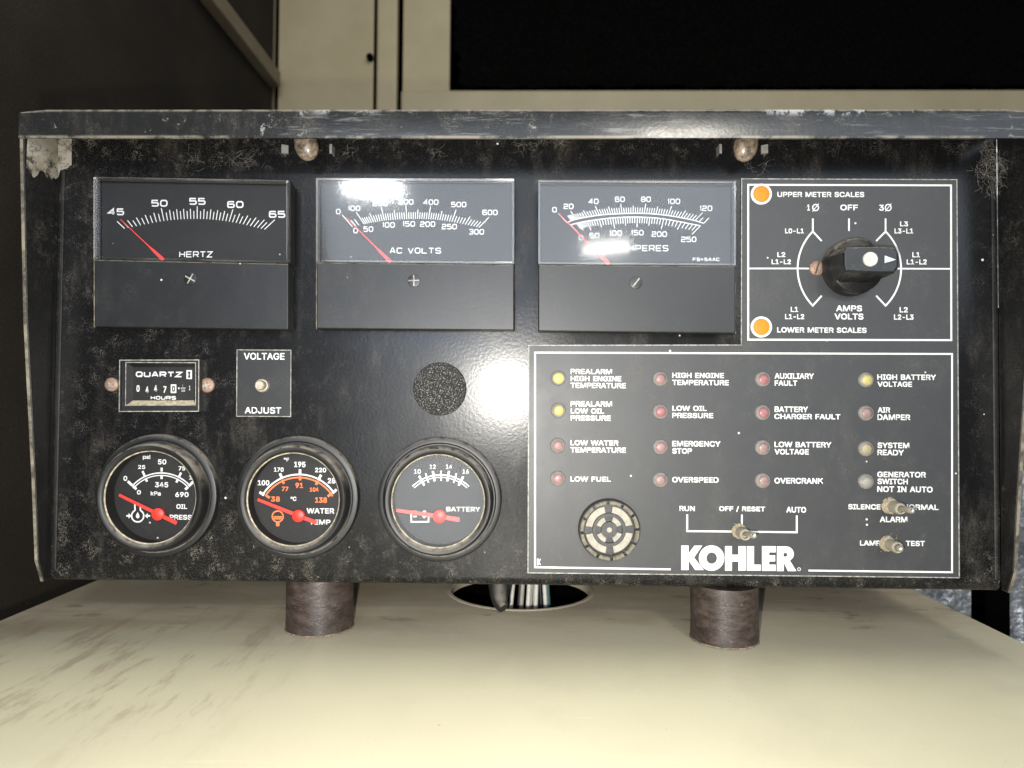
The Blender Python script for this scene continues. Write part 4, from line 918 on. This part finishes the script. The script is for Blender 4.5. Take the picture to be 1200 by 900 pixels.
def face_water(g, d):
    mb = MB(); om = MB(); z = zw; dd = d + .02
    mb.line([z(480 + 280 * math.sin(R(x)), 595 - 280 * math.cos(R(x))) for x in range(-57, 58, 4)], 1.9, d)
    om.line([z(480 + 262 * math.sin(R(x)), 597 - 262 * math.cos(R(x))) for x in range(-58, 59, 4)], 1.8, d)
    dline(mb, z, [((220, 431), (250, 451)), ((354, 308), (366, 336)), ((487, 281), (487, 312)), ((626, 317), (611, 346)), ((728, 414), (702, 438))], dd, 3.0)
    dline(om, z, [((258, 450), (287, 469)), ((369, 350), (381, 376)), ((487, 326), (487, 354)), ((606, 357), (592, 383)), ((700, 434), (670, 460))], dd, 2.8)
    for t_, *b4 in (('°F', 378, 202, 418, 232), ('170', 313, 266, 382, 300), ('195', 446, 228, 526, 270), ('220', 584, 268, 662, 304), ('100', 206, 350, 288, 390), ('280', 667, 336, 752, 377), ('°C', 422, 459, 466, 492), ('WATER', 528, 535, 716, 575), ('TEMP', 545, 610, 690, 648)):
        a = z(b4[0], b4[1]); c_ = z(b4[2], b4[3]); mb.text(t_, a[0], a[1], c_[0], c_[1], d, .04)
    for t_, *b4 in (('38', 293, 457, 357, 497), ('77', 365, 393, 413, 428), ('91', 455, 367, 510, 407), ('104', 549, 398, 613, 432), ('138', 584, 463, 668, 505)):
        a = z(b4[0], b4[1]); c_ = z(b4[2], b4[3]); om.text(t_, a[0], a[1], c_[0], c_[1], d, .04)
    om.line([z(340 + 36 * math.sin(R(x)), 592 - 36 * math.cos(R(x))) for x in range(0, 360, 10)], 1.6, d, True)
    for k2 in range(2): om.line([z(312 + 8 * i, 592 + 12 * k2 + (5 if i % 2 else 0)) for i in range(8)], 1.4, dd + .01 * k2)
    om.line([z(340, 632), z(340, 656)], 4.0, dd + .03)
    mb.build('dial_print', M['white'], g); om.build('dial_print', M['orange_print'], g, 'orange celsius scale')
gauge('water_temperature_gauge', 'round water temperature gauge with an orange inner scale', 350.2, 582.4, face_water, zw(478, 588), zw(208, 480), zw(592, 632), 7.2, 3.8)
zb = wz(435, 500, 5.625)
def face_bat(g, d):
    mb = MB(); z = zb; dd = d + .02
    for r_, w in ((268, 1.4), (252, 1.0)): mb.line([z(458 + r_ * math.sin(R(x)), 586 - r_ * math.cos(R(x))) for x in range(-44, 45, 4)], w, d)
    dline(mb, z, [((316, 324), (350, 388)), ((406, 292), (418, 360)), ((513, 292), (501, 360)), ((607, 328), (576, 388))], dd, 2.6)
    dline(mb, z, [((358, 307), (378, 370)), ((460, 290), (460, 357)), ((562, 307), (543, 370))], dd + .01, 1.7)
    for t_, *b4 in (('10', 280, 278, 330, 313), ('12', 383, 247, 428, 281), ('14', 490, 247, 537, 281), ('16', 600, 278, 646, 313), ('BATTERY', 494, 526, 721, 562)):
        a = z(b4[0], b4[1]); c_ = z(b4[2], b4[3]); mb.text(t_, a[0], a[1], c_[0], c_[1], d, .02)
    mb.line([z(264, 572), z(378, 572), z(378, 627), z(264, 627)], 1.7, d, True)
    mb.line([z(280, 560), z(298, 560)], 2.6, dd); mb.line([z(342, 560), z(360, 560)], 2.6, dd); mb.line([z(278, 592), z(300, 592)], 1.6, dd); mb.line([z(338, 592), z(362, 592)], 1.6, dd); mb.line([z(350, 580), z(350, 604)], 1.6, dd + .01)
    mb.build('dial_print', M['white'], g)
gauge('battery_gauge', 'round battery voltage gauge with a grey lit dial and low needle', 515.8, 584.4, face_bat, zb(450, 592), zb(165, 551), zb(582, 614), 7.6, 4.2)

# ---- panel lamps under the hood, with their clips
def bulb(cx, cy, tilt, lb, cxs):
    d = 11.0; u, v = P(cx, cy, d); k = S(d); prof = [(0, -17), (5.5, -15.6), (10, -12), (13, -6), (14, 0), (13.6, 7), (12.4, 15), (11.5, 30)]
    n = 28; vs_, fs_ = [], []
    for r_, y in prof:
        for i in range(n):
            an = 2 * math.pi * i / n; x = r_ * math.cos(an); zz = r_ * math.sin(an) * .8
            xr = x * math.cos(R(tilt)) - y * math.sin(R(tilt)); yr = x * math.sin(R(tilt)) + y * math.cos(R(tilt))
            vs_.append(F(u + xr * k, min(v + yr * k, vT - .003), d / 1000 + zz * k))
    for j in range(len(prof) - 1):
        for i in range(n): fs_.append((j * n + i, j * n + (i + 1) % n, (j + 1) * n + (i + 1) % n, (j + 1) * n + i))
    b_ = MB().add(vs_, fs_).build('panel_lamp', M['bulb'], cp, lb, smooth=60)
    for x, sg in cxs:
        uu, vv = P(x, 175, 4); kk = S(4)
        c = MB(); c.prism([(uu - 2 * kk * sg, vv - 5 * kk), (uu - .8 * kk * sg, vv - 5 * kk), (uu - .8 * kk * sg, vv + 5 * kk), (uu - 2 * kk * sg, vv + 5 * kk)], 0, .0052)
        c.prism([(uu - 2 * kk * sg, vv - 5.5 * kk), (uu + 6 * kk * sg, vv - 6.5 * kk), (uu + 6 * kk * sg, vv + 3.5 * kk), (uu - 2 * kk * sg, vv + 5 * kk)], .0046, .0054) if sg * (600 - x) > 0 and x in (333, 897) else c.prism([(uu - 2 * kk * sg, vv - 5.5 * kk), (uu + 1 * kk * sg, vv - 6 * kk), (uu + 1 * kk * sg, vv + 5 * kk), (uu - 2 * kk * sg, vv + 5 * kk)], .0046, .0054)
        c.build('lamp_clip', M['clip'], b_)
bulb(359.5, 172, 14, 'dusty amber panel lamp peeping below the hood over the left meters', ((333, 1), (388, -1)))
bulb(873.5, 173, -13, 'dusty amber panel lamp peeping below the hood beside the selector plate', ((844, 1), (897, -1)))

# ------------------------------------------------------------------ cobwebs and lint
M['web'] = plain('grey_cobweb', (.24, .22, .185), 1.0, var=.2)
def web(cx, cy, sx, sy, n, label, d0=.6, d1=7, seed=1, rad=.00004):
    rn = random.Random(seed); mb = MB()
    hubs = [(cx + rn.gauss(0, sx), cy + rn.gauss(0, sy)) for _ in range(max(2, n // 7))]
    for _ in range(n * 2):
        hx, hy = rn.choice(hubs); sp = rn.choice((2.0, 3.5, 7)); x, y = hx + rn.gauss(0, sp), hy + rn.gauss(0, sp * .8); an = rn.uniform(0, 6.28); pts = []; d = rn.uniform(d0, d1)
        for i in range(7):
            pts.append(at3(x, max(y, 163), d)); an += rn.uniform(-.55, .55); st = rn.uniform(.5, 2.6); x += math.cos(an) * st; y += math.sin(an) * st; d = min(d1, max(d0, d + rn.uniform(-.6, .6)))
        mb.tube(pts, rad * rn.uniform(.5, 1.3), 3)
    o = mb.build('cobweb', M['web']); tag(o, label, 'cobweb', kind='stuff')
web(285, 180, 12, 6, 20, 'wispy grey cobweb above the frequency meter', seed=3)
web(640, 178, 22, 6, 26, 'stringy grey cobweb under the middle of the hood', seed=5)
web(1163, 186, 9, 12, 110, 'thick tangled cobweb in the upper right corner', .6, 16, seed=8)
web(890, 195, 9, 6, 9, 'few cobweb strands beside the panel lamp near the selector plate', seed=11)
web(170, 178, 46, 9, 18, 'loose cobweb strands in the upper left of the panel face', seed=14)
web(480, 178, 40, 7, 14, 'fine cobweb strands over the voltmeter', seed=17)
# torn membrane of dusty web in the upper left corner
rn = random.Random(4); mb = MB(); nx, ny = 20, 16
M['membrane'] = film('dusty_web_membrane', (.30, .275, .23), 150, .44)
for j in range(ny + 1):
    for i in range(nx + 1):
        x = 31 + 53 * i / nx; q = j / ny; yb = 206 + 10 * math.sin(i * .7) * .4 + (rn.uniform(-3, 3)) - (i / nx - .4) ** 2 * 60
        if i > nx * .62: yb += 6
        y = 161.5 + (yb - 161.5) * q; kx = (615 - x) / 547; d = max(0, 350 - 350 / max(kx, 1.0)) + 1.4 + 5 * math.sin(math.pi * i / nx) * (.6 + .4 * math.sin(q * 5))
        mb.v.append(at3(x, y, d))
for j in range(ny):
    for i in range(nx): a = j * (nx + 1) + i; mb.f.append((a, a + 1, a + nx + 2, a + nx + 1))
o = mb.build('cobweb', M['membrane'], smooth=60); tag(o, 'torn tan sheet of dusty cobweb in the upper left corner', 'cobweb', kind='stuff')
